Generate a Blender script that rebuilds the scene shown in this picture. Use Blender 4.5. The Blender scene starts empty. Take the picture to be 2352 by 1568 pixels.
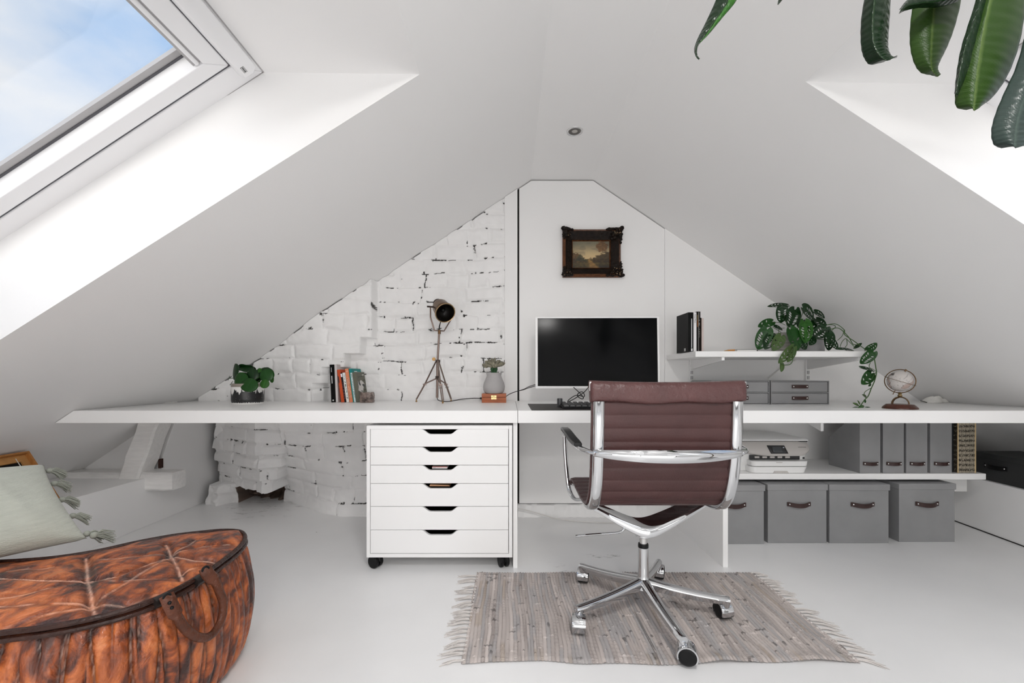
import bpy, bmesh, math, random
import numpy as np
from mathutils import Vector, Matrix
SC = bpy.context.scene
C = SC.collection
PI = math.pi
# ---- camera calibration: level camera, eye height H, focal F px, vanishing point (VX, VY) in the 2352x1568 frame
H, F, VX, VY = .885, 980., 1171., 863.
def P(px, py, Y):
    return Vector(((px - VX) * Y / F, Y, H - (py - VY) * Y / F))
def PX(px, Y): return (px - VX) * Y / F
def PZ(py, Y): return H - (py - VY) * Y / F
def rnd(seed): return random.Random(seed)

# ---------------------------------------------------------------- materials
def nt(m):
    m.use_nodes = True
    return m.node_tree, m.node_tree.nodes, m.node_tree.links
def mat(name, col, rough=.5, metal=0., spec=.5, bump=0., bscale=60., bdetail=4., var=0., vscale=6., coat=0.,
        stretch=None, trans=0., ior=1.45, attr=None, attr_mul=False, sheen=0., bump2=None):
    m = bpy.data.materials.new(name)
    t, N, L = nt(m)
    b = N['Principled BSDF']
    b.inputs['Base Color'].default_value = (*col, 1)
    b.inputs['Roughness'].default_value = rough
    b.inputs['Metallic'].default_value = metal
    b.inputs['Specular IOR Level'].default_value = spec
    b.inputs['Coat Weight'].default_value = coat
    b.inputs['Transmission Weight'].default_value = trans
    b.inputs['IOR'].default_value = ior
    b.inputs['Sheen Weight'].default_value = sheen
    tc = N.new('ShaderNodeTexCoord')
    src = tc.outputs['Object']
    if stretch:
        mp = N.new('ShaderNodeMapping'); mp.inputs['Scale'].default_value = stretch
        L.new(src, mp.inputs['Vector']); src = mp.outputs['Vector']
    out = None
    if var:
        n = N.new('ShaderNodeTexNoise'); n.inputs['Scale'].default_value = vscale; n.inputs['Detail'].default_value = 5
        L.new(src, n.inputs['Vector'])
        r = N.new('ShaderNodeMapRange'); r.inputs['From Min'].default_value = .3; r.inputs['From Max'].default_value = .7
        r.inputs['To Min'].default_value = 1 - var; r.inputs['To Max'].default_value = 1 + var
        L.new(n.outputs['Fac'], r.inputs['Value'])
        mx = N.new('ShaderNodeMix'); mx.data_type = 'RGBA'; mx.blend_type = 'MULTIPLY'
        mx.inputs['Factor'].default_value = 1; mx.inputs['A'].default_value = (*col, 1)
        L.new(r.outputs['Result'], mx.inputs['B'])
        out = mx.outputs['Result']
    if attr:
        a = N.new('ShaderNodeAttribute'); a.attribute_name = attr
        if out is not None:
            mx = N.new('ShaderNodeMix'); mx.data_type = 'RGBA'; mx.blend_type = 'MULTIPLY'
            mx.inputs['Factor'].default_value = 1
            L.new(out, mx.inputs['A']); L.new(a.outputs['Color'], mx.inputs['B']); out = mx.outputs['Result']
        else:
            out = a.outputs['Color']
    if out is not None: L.new(out, b.inputs['Base Color'])
    prev = None
    for (bs, bsc, bd, strv) in ([(bump, bscale, bdetail, stretch)] if bump else []) + (bump2 or []):
        n = N.new('ShaderNodeTexNoise'); n.inputs['Scale'].default_value = bsc; n.inputs['Detail'].default_value = bd
        L.new(src, n.inputs['Vector'])
        bp = N.new('ShaderNodeBump'); bp.inputs['Strength'].default_value = bs; bp.inputs['Distance'].default_value = .01
        L.new(n.outputs['Fac'], bp.inputs['Height'])
        if prev: L.new(prev, bp.inputs['Normal'])
        prev = bp.outputs['Normal']
    if prev: L.new(prev, b.inputs['Normal'])
    return m

# ---------------------------------------------------------------- mesh builder
def frames(path, closed):
    n = len(path); T = []
    for i in range(n):
        a = path[(i - 1) % n] if (closed or i > 0) else path[i]
        b = path[(i + 1) % n] if (closed or i < n - 1) else path[i]
        d = (b - a)
        T.append(d.normalized() if d.length > 1e-9 else Vector((0, 0, 1)))
    up = Vector((0, 0, 1)) if abs(T[0].z) < .9 else Vector((1, 0, 0))
    U = [(up - T[0] * up.dot(T[0])).normalized()]
    for i in range(1, n):
        q = T[i - 1].rotation_difference(T[i])
        u = q @ U[-1]
        U.append((u - T[i] * u.dot(T[i])).normalized())
    return T, U
def catmull(pts, k=8, closed=False):
    pts = [Vector(p) for p in pts]; n = len(pts); out = []
    segs = n if closed else n - 1
    for i in range(segs):
        p0 = pts[(i - 1) % n] if (closed or i > 0) else pts[0] * 2 - pts[1]
        p1 = pts[i]; p2 = pts[(i + 1) % n]
        p3 = pts[(i + 2) % n] if (closed or i < n - 2) else pts[-1] * 2 - pts[-2]
        for j in range(k):
            t = j / k
            out.append(.5 * ((2 * p1) + (p2 - p0) * t + (2 * p0 - 5 * p1 + 4 * p2 - p3) * t * t + (3 * p1 - p0 - 3 * p2 + p3) * t ** 3))
    if not closed: out.append(pts[-1].copy())
    return out

class MB:
    def __init__(s): s.v = []; s.f = []; s.m = []
    def add(s, vs, fs, mi=0):
        o = len(s.v); s.v += [tuple(v) for v in vs]; s.f += [tuple(o + i for i in f) for f in fs]; s.m += [mi] * len(fs); return s
    def box(s, a, b, mi=0, M=None):
        x0, y0, z0 = a; x1, y1, z1 = b
        vs = [Vector(p) for p in ((x0, y0, z0), (x1, y0, z0), (x1, y1, z0), (x0, y1, z0), (x0, y0, z1), (x1, y0, z1), (x1, y1, z1), (x0, y1, z1))]
        if M is not None: vs = [M @ v for v in vs]
        return s.add(vs, [(0, 3, 2, 1), (4, 5, 6, 7), (0, 1, 5, 4), (1, 2, 6, 5), (2, 3, 7, 6), (3, 0, 4, 7)], mi)
    def hexa(s, bot, top, mi=0):
        n = len(bot)
        return s.add(list(bot) + list(top), [tuple(range(n - 1, -1, -1)), tuple(range(n, 2 * n))] + [(i, (i + 1) % n, n + (i + 1) % n, n + i) for i in range(n)], mi)
    def prism(s, pts, axis, lo, hi, mi=0, M=None):
        def mk(p, h):
            v = Vector({'x': (h, p[0], p[1]), 'y': (p[0], h, p[1]), 'z': (p[0], p[1], h)}[axis])
            return M @ v if M is not None else v
        return s.hexa([mk(p, lo) for p in pts], [mk(p, hi) for p in pts], mi)
    def tube(s, path, r, n=10, mi=0, closed=False, flat=1., up=None):
        path = [Vector(p) for p in path]; T, U = frames(path, closed); k = len(path); vs = []; fs = []
        for i in range(k):
            ri = r[i] if hasattr(r, '__len__') else r
            u = U[i]
            if up is not None:
                uu = Vector(up); uu = uu - T[i] * uu.dot(T[i])
                if uu.length > 1e-5: u = uu.normalized()
            w = T[i].cross(u)
            for j in range(n):
                a = 2 * PI * j / n
                vs.append(path[i] + (u * math.cos(a) * flat + w * math.sin(a)) * ri)
        for i in range(k if closed else k - 1):
            for j in range(n):
                a = i * n + j; b = i * n + (j + 1) % n; c = ((i + 1) % k) * n + (j + 1) % n; d = ((i + 1) % k) * n + j
                fs.append((a, b, c, d))
        if not closed: fs += [tuple(range(n - 1, -1, -1)), tuple((k - 1) * n + j for j in range(n))]
        return s.add(vs, fs, mi)
    def lathe(s, prof, c=(0, 0, 0), n=32, mi=0, M=None, caps=True):
        c = Vector(c); vs = []; fs = []; k = len(prof)
        for r, z in prof:
            for j in range(n):
                a = 2 * PI * j / n; v = Vector((r * math.cos(a), r * math.sin(a), z))
                vs.append((M @ v if M is not None else v) + c)
        for i in range(k - 1):
            for j in range(n):
                fs.append((i * n + j, i * n + (j + 1) % n, (i + 1) * n + (j + 1) % n, (i + 1) * n + j))
        if caps and prof[0][0] > 1e-6: fs.append(tuple(range(n - 1, -1, -1)))
        if caps and prof[-1][0] > 1e-6: fs.append(tuple((k - 1) * n + j for j in range(n)))
        return s.add(vs, fs, mi)
    def loft(s, secs, mi=0, closed=True, caps=True, loop=False):
        n = len(secs[0]); k = len(secs); vs = [v for q in secs for v in q]; fs = []
        for i in range(k if loop else k - 1):
            for j in range(n if closed else n - 1):
                fs.append((i * n + j, i * n + (j + 1) % n, ((i + 1) % k) * n + (j + 1) % n, ((i + 1) % k) * n + j))
        if caps and closed and not loop: fs += [tuple(range(n - 1, -1, -1)), tuple((k - 1) * n + j for j in range(n))]
        return s.add(vs, fs, mi)
    def sphere(s, c, r, n=16, mi=0, sc=(1, 1, 1), M=None):
        pr = [(math.sin(PI * i / n) * r, -math.cos(PI * i / n) * r) for i in range(n + 1)]
        pr[0] = (1e-6, -r); pr[-1] = (1e-6, r)
        S = Matrix.Diagonal((*sc, 1)).to_3x3()
        return s.lathe(pr, c, 2 * n, mi, (M @ S) if M is not None else S)
    def build(s, name, mats, parent=None, bevel=0, seg=2, sub=0, solid=0, ang=35, recalc=True, cols=None, merge=True):
        return mesh_obj(name, s.v, s.f, mats, parent, s.m, bevel, seg, sub, solid, ang, recalc, cols, merge)

def mesh_obj(name, vs, fs, mats, parent=None, mi=None, bevel=0, seg=2, sub=0, solid=0, ang=35, recalc=True, cols=None, merge=True):
    me = bpy.data.meshes.new(name)
    me.from_pydata([tuple(v) for v in vs], [], [tuple(int(i) for i in f) for f in fs])
    if not isinstance(mats, (list, tuple)): mats = [mats]
    for m in mats: me.materials.append(m)
    if mi is not None and len(mats) > 1: me.polygons.foreach_set('material_index', list(mi))
    if cols is not None:
        ca = me.color_attributes.new('Col', 'FLOAT_COLOR', 'POINT')
        ca.data.foreach_set('color', np.array(cols, dtype=np.float32).ravel())
    bm = bmesh.new(); bm.from_mesh(me)
    if merge: bmesh.ops.remove_doubles(bm, verts=bm.verts, dist=1e-6)
    if recalc: bmesh.ops.recalc_face_normals(bm, faces=bm.faces)
    th = math.radians(ang)
    for f in bm.faces: f.smooth = True
    for e in bm.edges:
        e.smooth = not (len(e.link_faces) == 2 and e.calc_face_angle(0) > th)
    bm.to_mesh(me); bm.free()
    o = bpy.data.objects.new(name, me); C.objects.link(o)
    if parent is not None: attach(o, parent)
    if bevel:
        b = o.modifiers.new('bevel', 'BEVEL'); b.width = bevel; b.segments = seg; b.limit_method = 'ANGLE'; b.angle_limit = math.radians(40); b.harden_normals = True
    if solid:
        d = o.modifiers.new('solid', 'SOLIDIFY'); d.thickness = solid; d.offset = 0
    if sub:
        d = o.modifiers.new('sub', 'SUBSURF'); d.levels = sub; d.render_levels = sub
    return o
def world_of(o):
    M = o.matrix_basis.copy()
    if o.parent is not None: M = world_of(o.parent) @ o.matrix_parent_inverse @ M
    return M
def attach(o, parent):
    o.parent = parent; o.matrix_parent_inverse = world_of(parent).inverted()
def thing(name, label, cat, loc, group=None):
    o = bpy.data.objects.new(name, None); C.objects.link(o); o.location = loc; o.empty_display_size = .05
    return tag(o, label, cat, group)
def tag(o, label, cat, group=None, kind=None):
    o['label'] = label; o['category'] = cat
    if group: o['group'] = group
    if kind: o['kind'] = kind
    return o
def struct(o, label=None):
    o['kind'] = 'structure'
    if label: o['label'] = label
    return o
def dup(root, delta=(0, 0, 0), label=None, rotz=None):
    kids = list(root.children)
    r = root.copy(); C.objects.link(r); r.location = Vector(root.location) + Vector(delta)
    if rotz is not None: r.rotation_euler = (0, 0, rotz)
    if label: r['label'] = label
    for ch in kids:
        c = ch.copy(); C.objects.link(c); c.parent = r; c.matrix_parent_inverse = ch.matrix_parent_inverse.copy()
        for g in list(ch.children):
            d = g.copy(); C.objects.link(d); d.parent = c; d.matrix_parent_inverse = g.matrix_parent_inverse.copy()
    return r
def text(name, s, size, loc, xdir, ydir, m, parent, depth=.0003, align='CENTER'):
    cu = bpy.data.curves.new(name, 'FONT'); cu.body = s; cu.size = size; cu.align_x = align; cu.align_y = 'CENTER'; cu.extrude = depth
    cu.materials.append(m)
    o = bpy.data.objects.new(name, cu); C.objects.link(o)
    x = Vector(xdir).normalized(); z = x.cross(Vector(ydir)).normalized(); y = z.cross(x)
    o.matrix_basis = Matrix.Translation(loc) @ Matrix((x, y, z)).transposed().to_4x4()
    if parent is not None: attach(o, parent)
    return o
_VN = {}
def vnoise(x, y, seed=0):
    """smooth value noise on arrays (period 256)"""
    r = _VN.get(seed)
    if r is None: r = _VN[seed] = np.random.RandomState(seed).rand(256, 256)
    xi = np.floor(x).astype(int); yi = np.floor(y).astype(int); xf = x - xi; yf = y - yi
    xf = xf * xf * (3 - 2 * xf); yf = yf * yf * (3 - 2 * yf)
    a = r[xi % 256, yi % 256]; b = r[(xi + 1) % 256, yi % 256]; c = r[xi % 256, (yi + 1) % 256]; d = r[(xi + 1) % 256, (yi + 1) % 256]
    return (a * (1 - xf) + b * xf) * (1 - yf) + (c * (1 - xf) + d * xf) * yf
def sstep(a, b, x):
    t = np.clip((x - a) / (b - a), 0, 1); return t * t * (3 - 2 * t)
def grid_faces(nu, nv, keep=None, off=0):
    fs = []
    for i in range(nu - 1):
        for j in range(nv - 1):
            if keep is None or keep[i, j]: fs.append((off + i * nv + j, off + (i + 1) * nv + j, off + (i + 1) * nv + j + 1, off + i * nv + j + 1))
    return fs

# ---------------------------------------------------------------- palette
WALL = mat('white_wall_paint', (.872, .868, .864), .6, bump=.02, bscale=90)
WHITE = mat('white_lacquer', (.875, .872, .868), .35)
WHITEB = mat('white_board', (.86, .855, .845), .45)
TRIM = mat('white_window_lacquer', (.84, .84, .85), .3)
DARKGAP = mat('dark_joint', (.02, .018, .017), .9)
BLACK = mat('black_plastic', (.006, .006, .0065), .42, spec=.25)
CHROME = mat('polished_chrome', (.60, .605, .615), .04, 1.)
STEEL = mat('brushed_steel', (.62, .61, .60), .25, 1.)
LEATHER = mat('brown_leather', (.062, .0255, .0245), .40, spec=.4, bump=.10, bscale=220, bdetail=6, var=.12, vscale=9, bump2=[(.10, 30, 3, None)])
GREYBOX = mat('grey_card', (.262, .262, .266), .75, bump=.06, bscale=400, var=.06, vscale=9)
STRAP = mat('dark_brown_strap', (.035, .014, .012), .5, bump=.1, bscale=300)
RIVET = mat('rivet', (.85, .84, .82), .2, 1.)
# ================================================================ room shell
YB = 2.72
ZC = 2.134; XL, XR = .136, .530
ML, MR = .661, .675
def zl(X): return ZC - ML * (XL - X)
def zr(X): return ZC - MR * (X - XR)
Y0, Y1 = -3.3, 3.3
OFFL, OFFR = .333, .319
floor_mat = mat('white_painted_floor', (.83, .827, .825), .28, var=.05, vscale=1.3, bump=.03, bscale=25)
def floor_nodes():
    t, N, L = nt(floor_mat); b = N['Principled BSDF']
    tc = N.new('ShaderNodeTexCoord')
    # scuffs: sparse small dark specks and a patch of worn paint
    v = N.new('ShaderNodeTexVoronoi'); v.inputs['Scale'].default_value = 3.1; v.inputs['Randomness'].default_value = 1
    L.new(tc.outputs['Object'], v.inputs['Vector'])
    lt = N.new('ShaderNodeMath'); lt.operation = 'LESS_THAN'; lt.inputs[1].default_value = .016; L.new(v.outputs['Distance'], lt.inputs[0])
    n = N.new('ShaderNodeTexNoise'); n.inputs['Scale'].default_value = 9; n.inputs['Detail'].default_value = 8; n.inputs['Roughness'].default_value = .75
    mp = N.new('ShaderNodeMapping'); mp.inputs['Scale'].default_value = (1, 2.2, 1); L.new(tc.outputs['Object'], mp.inputs['Vector']); L.new(mp.outputs['Vector'], n.inputs['Vector'])
    gt = N.new('ShaderNodeMapRange'); gt.inputs['From Min'].default_value = .56; gt.inputs['From Max'].default_value = .66; L.new(n.outputs['Fac'], gt.inputs['Value'])
    mask = None
    for (cx, cy, rad) in ((.245, 1.955, .10), (.19, 1.93, .07), (.50, 2.10, .05), (.42, 2.10, .05), (-1.65, 2.9, .35)):
        d = N.new('ShaderNodeVectorMath'); d.operation = 'DISTANCE'; d.inputs[1].default_value = (cx, cy, 0); L.new(tc.outputs['Object'], d.inputs[0])
        r = N.new('ShaderNodeMapRange'); r.inputs['From Min'].default_value = rad; r.inputs['From Max'].default_value = rad * .3; L.new(d.outputs['Value'], r.inputs['Value'])
        if mask is None: mask = r.outputs['Result']
        else:
            a = N.new('ShaderNodeMath'); a.operation = 'MAXIMUM'; L.new(mask, a.inputs[0]); L.new(r.outputs['Result'], a.inputs[1]); mask = a.outputs[0]
    mu = N.new('ShaderNodeMath'); mu.operation = 'MULTIPLY'; L.new(gt.outputs['Result'], mu.inputs[0]); L.new(mask, mu.inputs[1])
    mx = N.new('ShaderNodeMath'); mx.operation = 'MAXIMUM'; L.new(mu.outputs[0], mx.inputs[0])
    l2 = N.new('ShaderNodeMath'); l2.operation = 'MULTIPLY'; l2.inputs[1].default_value = .7; L.new(lt.outputs[0], l2.inputs[0]); L.new(l2.outputs[0], mx.inputs[1])
    old = b.inputs['Base Color'].links[0].from_socket
    m = N.new('ShaderNodeMix'); m.data_type = 'RGBA'; L.new(mx.outputs[0], m.inputs['Factor']); L.new(old, m.inputs['A']); m.inputs['B'].default_value = (.10, .095, .09, 1)
    L.new(m.outputs['Result'], b.inputs['Base Color'])
floor_nodes()
struct(MB().box((-2.75, Y0, -.06), (3.35, Y1, 0)).build('floor', floor_mat), 'glossy white painted floor')
struct(MB().box((XL, Y0, ZC), (XR, Y1, ZC + .03)).build('ceiling', WALL), 'flat white ceiling strip along the ridge')

HL = dict(x0=-.29, x1=-1.85)
HR = dict(x0=.962, x1=2.30)
def ynl(X): return 1.369 + .034 * (X + .29)
def ynr(X): return 1.388 - .0187 * (X - .962)
HOLES = [(.12, None), (-1.30, -.12), (-2.75, -1.60)]   # near, far (None: measured far edge); the rear pairs are unseen, added for daylight
def slope(name, s):
    zf = zl if s < 0 else zr; yn = ynl if s < 0 else ynr; h = HL if s < 0 else HR
    xr = XL if s < 0 else XR; xe = -2.75 if s < 0 else 3.35
    nrm = Vector((-ML, 0, 1)) if s < 0 else Vector((MR, 0, 1)); nrm.normalize()
    b = MB()
    def quad(pts):
        q = [Vector((x, y, zf(x))) for x, y in pts]
        b.hexa(q, [p + nrm * .02 for p in q])
    e0 = 0
    quad([(xr, Y0), (h['x0'] + e0, Y0), (h['x0'] + e0, Y1), (xr, Y1)])
    quad([(h['x1'] - e0, Y0), (xe, Y0), (xe, Y1), (h['x1'] - e0, Y1)])
    ys = [Y0, -2.75, None, -1.60, -1.30, None, -.12, .12]
    for a, c in ((Y0, -2.75), (-1.60, -1.30), (-.12, .12)):
        g0 = .008 if a > Y0 + .01 else 0
        quad([(h['x0'] + e0, a + g0), (h['x1'] - e0, a + g0), (h['x1'] - e0, c - .008), (h['x0'] + e0, c - .008)])
    quad([(h['x0'] + e0, yn(h['x0']) + .008), (h['x1'] - e0, yn(h['x1']) + .008), (h['x1'] - e0, Y1), (h['x0'] + e0, Y1)])
    return struct(b.build(name, WALL, merge=False), 'white sloping ceiling on the %s' % ('window side with the pouf' if s < 0 else 'plant side'))
slope('ceiling_left', -1); slope('ceiling_right', 1)

GLASS = bpy.data.materials.new('window_glass')
def glass_nodes():
    t, N, L = nt(GLASS); N.remove(N['Principled BSDF'])
    tr = N.new('ShaderNodeBsdfTransparent'); gl = N.new('ShaderNodeBsdfGlossy'); gl.inputs['Roughness'].default_value = .02
    mx = N.new('ShaderNodeMixShader'); mx.inputs['Fac'].default_value = .04
    L.new(tr.outputs[0], mx.inputs[1]); L.new(gl.outputs[0], mx.inputs[2]); L.new(mx.outputs[0], N['Material Output'].inputs['Surface'])
glass_nodes()
SEAL = mat('grey_glazing_seal', (.10, .10, .11), .5)
GREYMET = mat('grey_blind_profile', (.42, .41, .41), .4, .3)
portals = []
def skylight(idx, s, ya, yb):
    zf = zl if s < 0 else zr; h = HL if s < 0 else HR; off = OFFL if s < 0 else OFFR; m = ML if s < 0 else MR
    nrm = Vector((-m if s < 0 else m, 0, 1)).normalized()
    real = yb is None
    WHERE = ('in the left slope' if s < 0 else 'in the right slope') + {True: ' with the ventilation bar in view', False: ' beside the viewer' if ya > -2 else ' far behind the viewer'}[real]
    yn = (ynl if s < 0 else ynr) if real else (lambda X: yb)
    xg = -.788 if s < 0 else 1.454          # top of the frame
    yf = (1.365 if s < 0 else 1.383) if real else yb
    xb = h['x1'] - s * 0.0
    def W(X, Y, n=0.): return Vector((X, Y, zf(X) + off)) + nrm * n
    def I(X, Y): return Vector((X, Y, zf(X))) - nrm * .0006
    # linings of the opening: far jamb, near jamb, horizontal head, upright sill
    xbo = h['x1']
    b = MB()
    def sheet(q, d):
        q = [Vector(p) for p in q]; b.hexa(q, [p + Vector(d) for p in q])
    gx1 = xbo
    for Y_in, Y_out, d in ((yn, yf, .02), ((lambda X: ya), ya, -.02)):
        sheet([I(h['x0'], Y_in(h['x0'])), I(h['x1'], Y_in(h['x1'])), W(gx1, Y_out - (.02 if real and d > 0 else 0)), W(xg, Y_out)], (0, d, 0))
    sheet([I(h['x0'], ya), I(h['x0'], yn(h['x0'])), W(xg, yf), W(xg, ya)], (0, 0, .02))
    sheet([I(h['x1'], ya), I(h['x1'], yn(h['x1'])), W(gx1, yf - .02), W(gx1, ya)], (s * .02, 0, 0))
    struct(b.build('trim_%d' % idx, WALL, merge=False), 'white plastered reveal of the roof window ' + WHERE)
    win = thing('window_%d' % idx, 'white framed roof window ' + WHERE, 'window', W((xg + xbo) / 2, (ya + yf) / 2)); win['kind'] = 'structure'
    del win['category']
    sx = -1 if s < 0 else 1
    def ring(name, xa, xb2, y_a, y_b, wt, wb, wy, n0, n1, mt, n2=None, bev=.003):
        # rectangular ring: top width wt, bottom width wb (in X), side width wy
        r = MB()
        o = [(xa, y_a), (xb2, y_a), (xb2, y_b), (xa, y_b)]
        i = [(xa + sx * wt, y_a + wy), (xb2 - sx * wb, y_a + wy), (xb2 - sx * wb, y_b - wy), (xa + sx * wt, y_b - wy)]
        for k in range(4):
            q = [o[k], o[(k + 1) % 4], i[(k + 1) % 4], i[k]]
            r.hexa([W(x, y, n0) for x, y in q], [W(x, y, n1) for x, y in q])
        return r.build(name, mt, win, bevel=bev, merge=False)
    e = .003
    ring('frame', xg, xbo, ya, yf, .052, .052, .072, 0, .07, TRIM)
    ring('gap_seal', xg + sx * .0515, xbo - sx * .0515, ya + .0715, yf - .0715, .008, .008, .009, .006, .05, SEAL, bev=0)
    if real: ring('groove_shade_strip', xg - sx * .004, xbo, ya, yf + .004, .0055, .0055, .0062, -.0015, .004, GREYMET, bev=0)  # grey strip stands in for the shade of the lining groove
    ring('sash', xg + sx * .0575, xbo - sx * .0575, ya + .0785, yf - .0785, .045, .05, .047, .002, .055, TRIM)
    ring('glazing_bead', xg + sx * .100, xbo - sx * .105, ya + .123, yf - .123, .018, .012, .009, .050, .060, SEAL, bev=0)
    ring('glass_edge', xg + sx * .112, xbo - sx * .116, ya + .131, yf - .131, .012, .012, .020, .052, .064, GREYMET, bev=.001)
    p = MB(); q = [(xg + sx * .11, ya + .13), (xbo - sx * .11, ya + .13), (xbo - sx * .11, yf - .13), (xg + sx * .11, yf - .13)]
    p.hexa([W(x, y, .058) for x, y in q], [W(x, y, .062) for x, y in q]); p.build('pane', GLASS, win)
    # ventilation bar along the head and the blind channel below it
    if real:
        v = MB()
        prof = [(xg + sx * .004, 0), (xg + sx * .004, -.022), (xg + sx * .020, -.034), (xg + sx * .044, -.034), (xg + sx * .052, -.020), (xg + sx * .052, 0)]
        v.loft([[W(x, y, n) for x, n in prof] for y in (ya + .02, yf - .052)])
        bar = v.build('ventilation_bar', TRIM, win, bevel=.003)
        pl = MB()
        yy = yf - .080
        q = [(xg + sx * .0275, yy - .0105), (xg + sx * .0365, yy - .0105), (xg + sx * .0365, yy + .0105), (xg + sx * .0275, yy + .0105)]
        pl.hexa([W(x, y, -.0335) for x, y in q], [W(x, y, -.0348) for x, y in q]); pl.build('maker_plate', SEAL, bar)
        q2 = [(xg + sx * .0283, yy - .0097), (xg + sx * .0357, yy - .0097), (xg + sx * .0357, yy + .0097), (xg + sx * .0283, yy + .0097)]
        pl = MB(); pl.hexa([W(x, y, -.0345) for x, y in q2], [W(x, y, -.0352) for x, y in q2]); pl.build('plate_face', mat('plate_grey', (.55, .55, .55), .4), bar)
        if s < 0:
            text('lettering', 'VELUX', .0058, W(xg + sx * .032, yy, -.0355), (0, 1, 0), W(-.8, 0) - W(-.9, 0), BLACK, bar)
        c = MB(); c.hexa([W(x, y, .012) for x, y in ((xg + sx * .100, ya + .12), (xg + sx * .125, ya + .12), (xg + sx * .125, yf - .124), (xg + sx * .100, yf - .124))],
                         [W(x, y, .042) for x, y in ((xg + sx * .100, ya + .12), (xg + sx * .125, ya + .12), (xg + sx * .125, yf - .124), (xg + sx * .100, yf - .124))])
        c.build('blind_channel', GREYMET, win, bevel=.002)
        c = MB(); c.tube([W(xg + sx * .113, ya + .13, .010), W(xg + sx * .113, yf - .13, .010)], .007, 12); c.build('blind_rail', TRIM, win)
        c = MB(); c.tube([W(xg + sx * .113, yf - .132, .022), W(xg + sx * .113, yf - .126, .022)], .012, 12); c.build('blind_end_cap', SEAL, win)
    portals.append((W((xg + xbo) / 2, (ya + yf) / 2, .08), nrm, abs(xbo - xg) * math.sqrt(1 + m * m), yf - ya))
k = 1
for (ya, yb) in HOLES:
    for s in (-1, 1):
        skylight(k, s, ya, yb); k += 1

# ---- back wall: plain right part, tall panel between dark joints, narrow board, brick part
wb = MB()
def gable(x0, x1, zb, inset=0.):
    top = []
    xs = sorted(set([x0, x1] + [x for x in (XL, XR) if x0 < x < x1]))
    for x in xs: top.append((x, min(zl(x), zr(x), ZC) - inset))
    return [(x0, zb)] + [(x1, zb)] + top[::-1]
xrr = XR + ZC / MR
wb.prism([(.9885, 0), (2.9, 0), (2.9, zr(2.9)), (.9885, zr(.9885))], 'y', YB, YB + .1)
struct(wb.build('wall_back', WALL), 'plain white back wall behind the shelf')
struct(MB().prism([(-2.75, 0), (3.3, 0), (3.3, .3), (XR, ZC + .01), (XL, ZC + .01), (-2.75, .25)], 'y', Y1 - .1, Y1).build('wall_back_outer', WALL), 'closing wall behind the brickwork')
struct(MB().prism(gable(.060, .9855, .0746, .0075), 'y', YB - .004, YB + .012).build('wall_back_panel', WALL), 'tall white panel behind the monitor')
struct(MB().prism(gable(.046, .9885, .055, -.002), 'y', YB + .013, YB + .03).build('trim_20', DARKGAP), 'dark joint around the tall white panel')
struct(MB().prism(gable(-.032, .0485, 0.0, .002), 'y', YB - .012, YB + .03).build('trim_21', WALL, bevel=.002), 'narrow white board beside the brickwork')
bb = MB(); n = 60
rr = rnd(5)
secs = []
for i in range(n + 1):
    x = .05 + (1.02 - .05) * i / n
    a = 2.672 + rr.uniform(-.006, .006); 
    secs.append([Vector((x, a, 0)), Vector((x, a + .012, .03 + rr.uniform(-.004, .004))), Vector((x, YB - .02 + rr.uniform(-.004, .004), .066)), Vector((x, YB + .06, .070)), Vector((x, YB + .06, 0))])
bb.loft(secs)
struct(bb.build('baseboard_back', WALL, ang=60), 'rough white plaster footing below the tall panel')

# ---- left knee wall, ledge, tie beam and brace
lw = MB()
lw.prism([(-2.75, 0), (-2.14, 0), (-2.14, .285), (-2.75, .285)], 'y', Y0, 2.62)
lw.prism([(-2.75, 0), (-2.14, 0), (-2.14, .36), (-2.035, .663), (-2.75, .663)], 'y', 2.62, 3.25)
struct(lw.build('wall_left', WALL, bevel=.002, merge=False), 'low white boxed wall under the left slope')
OLDW = mat('white_painted_old_timber', (.85, .84, .825), .5, bump=.25, bscale=18, stretch=(1, 6, 6), var=.05, vscale=12)
def rough_beam(a, b, w, h, seed, upv):
    a = Vector(a); b = Vector(b); d = (b - a).normalized(); u = Vector(upv); u = (u - d * u.dot(d)).normalized(); s_ = d.cross(u)
    r = rnd(seed); secs = []
    for i in range(13):
        t = i / 12; c = a.lerp(b, t)
        e = .004
        ww = w / 2 + r.uniform(-.003, .003); hh = h / 2 + r.uniform(-.003, .003); ch = .010
        pts = [(-ww, -hh + ch), (-ww + ch, -hh), (ww - ch, -hh), (ww, -hh + ch), (ww, hh - ch), (ww - ch, hh), (-ww + ch, hh), (-ww, hh - ch)]
        secs.append([c + s_ * x + u * z for x, z in pts])
    m = MB(); m.loft(secs); return m
struct(rough_beam((-2.68, 2.555, .264), (-1.98, 2.555, .264), .108, .108, 3, (0, 0, 1)).build('trim_22', OLDW), 'white painted tie beam end poking out of the low wall')
struct(rough_beam((-2.235, 2.54, .27), (-2.04, 2.54, .80), .115, .115, 4, (0, -1, 0)).build('trim_23', OLDW), 'white painted slanting brace under the desk end')
bk = MB(); bk.box((-2.10, 2.46, .7265), (-1.985, 2.55, .752)); struct(bk.build('trim_27', OLDW, bevel=.004), 'white timber stub at the desk end')
bk = MB(); bk.box((-2.145, 2.602, .322), (-2.130, 2.623, .378)); struct(bk.build('trim_28', mat('rust_gap', (.05, .02, .015), .9)), 'dark gap beside the brace')
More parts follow.
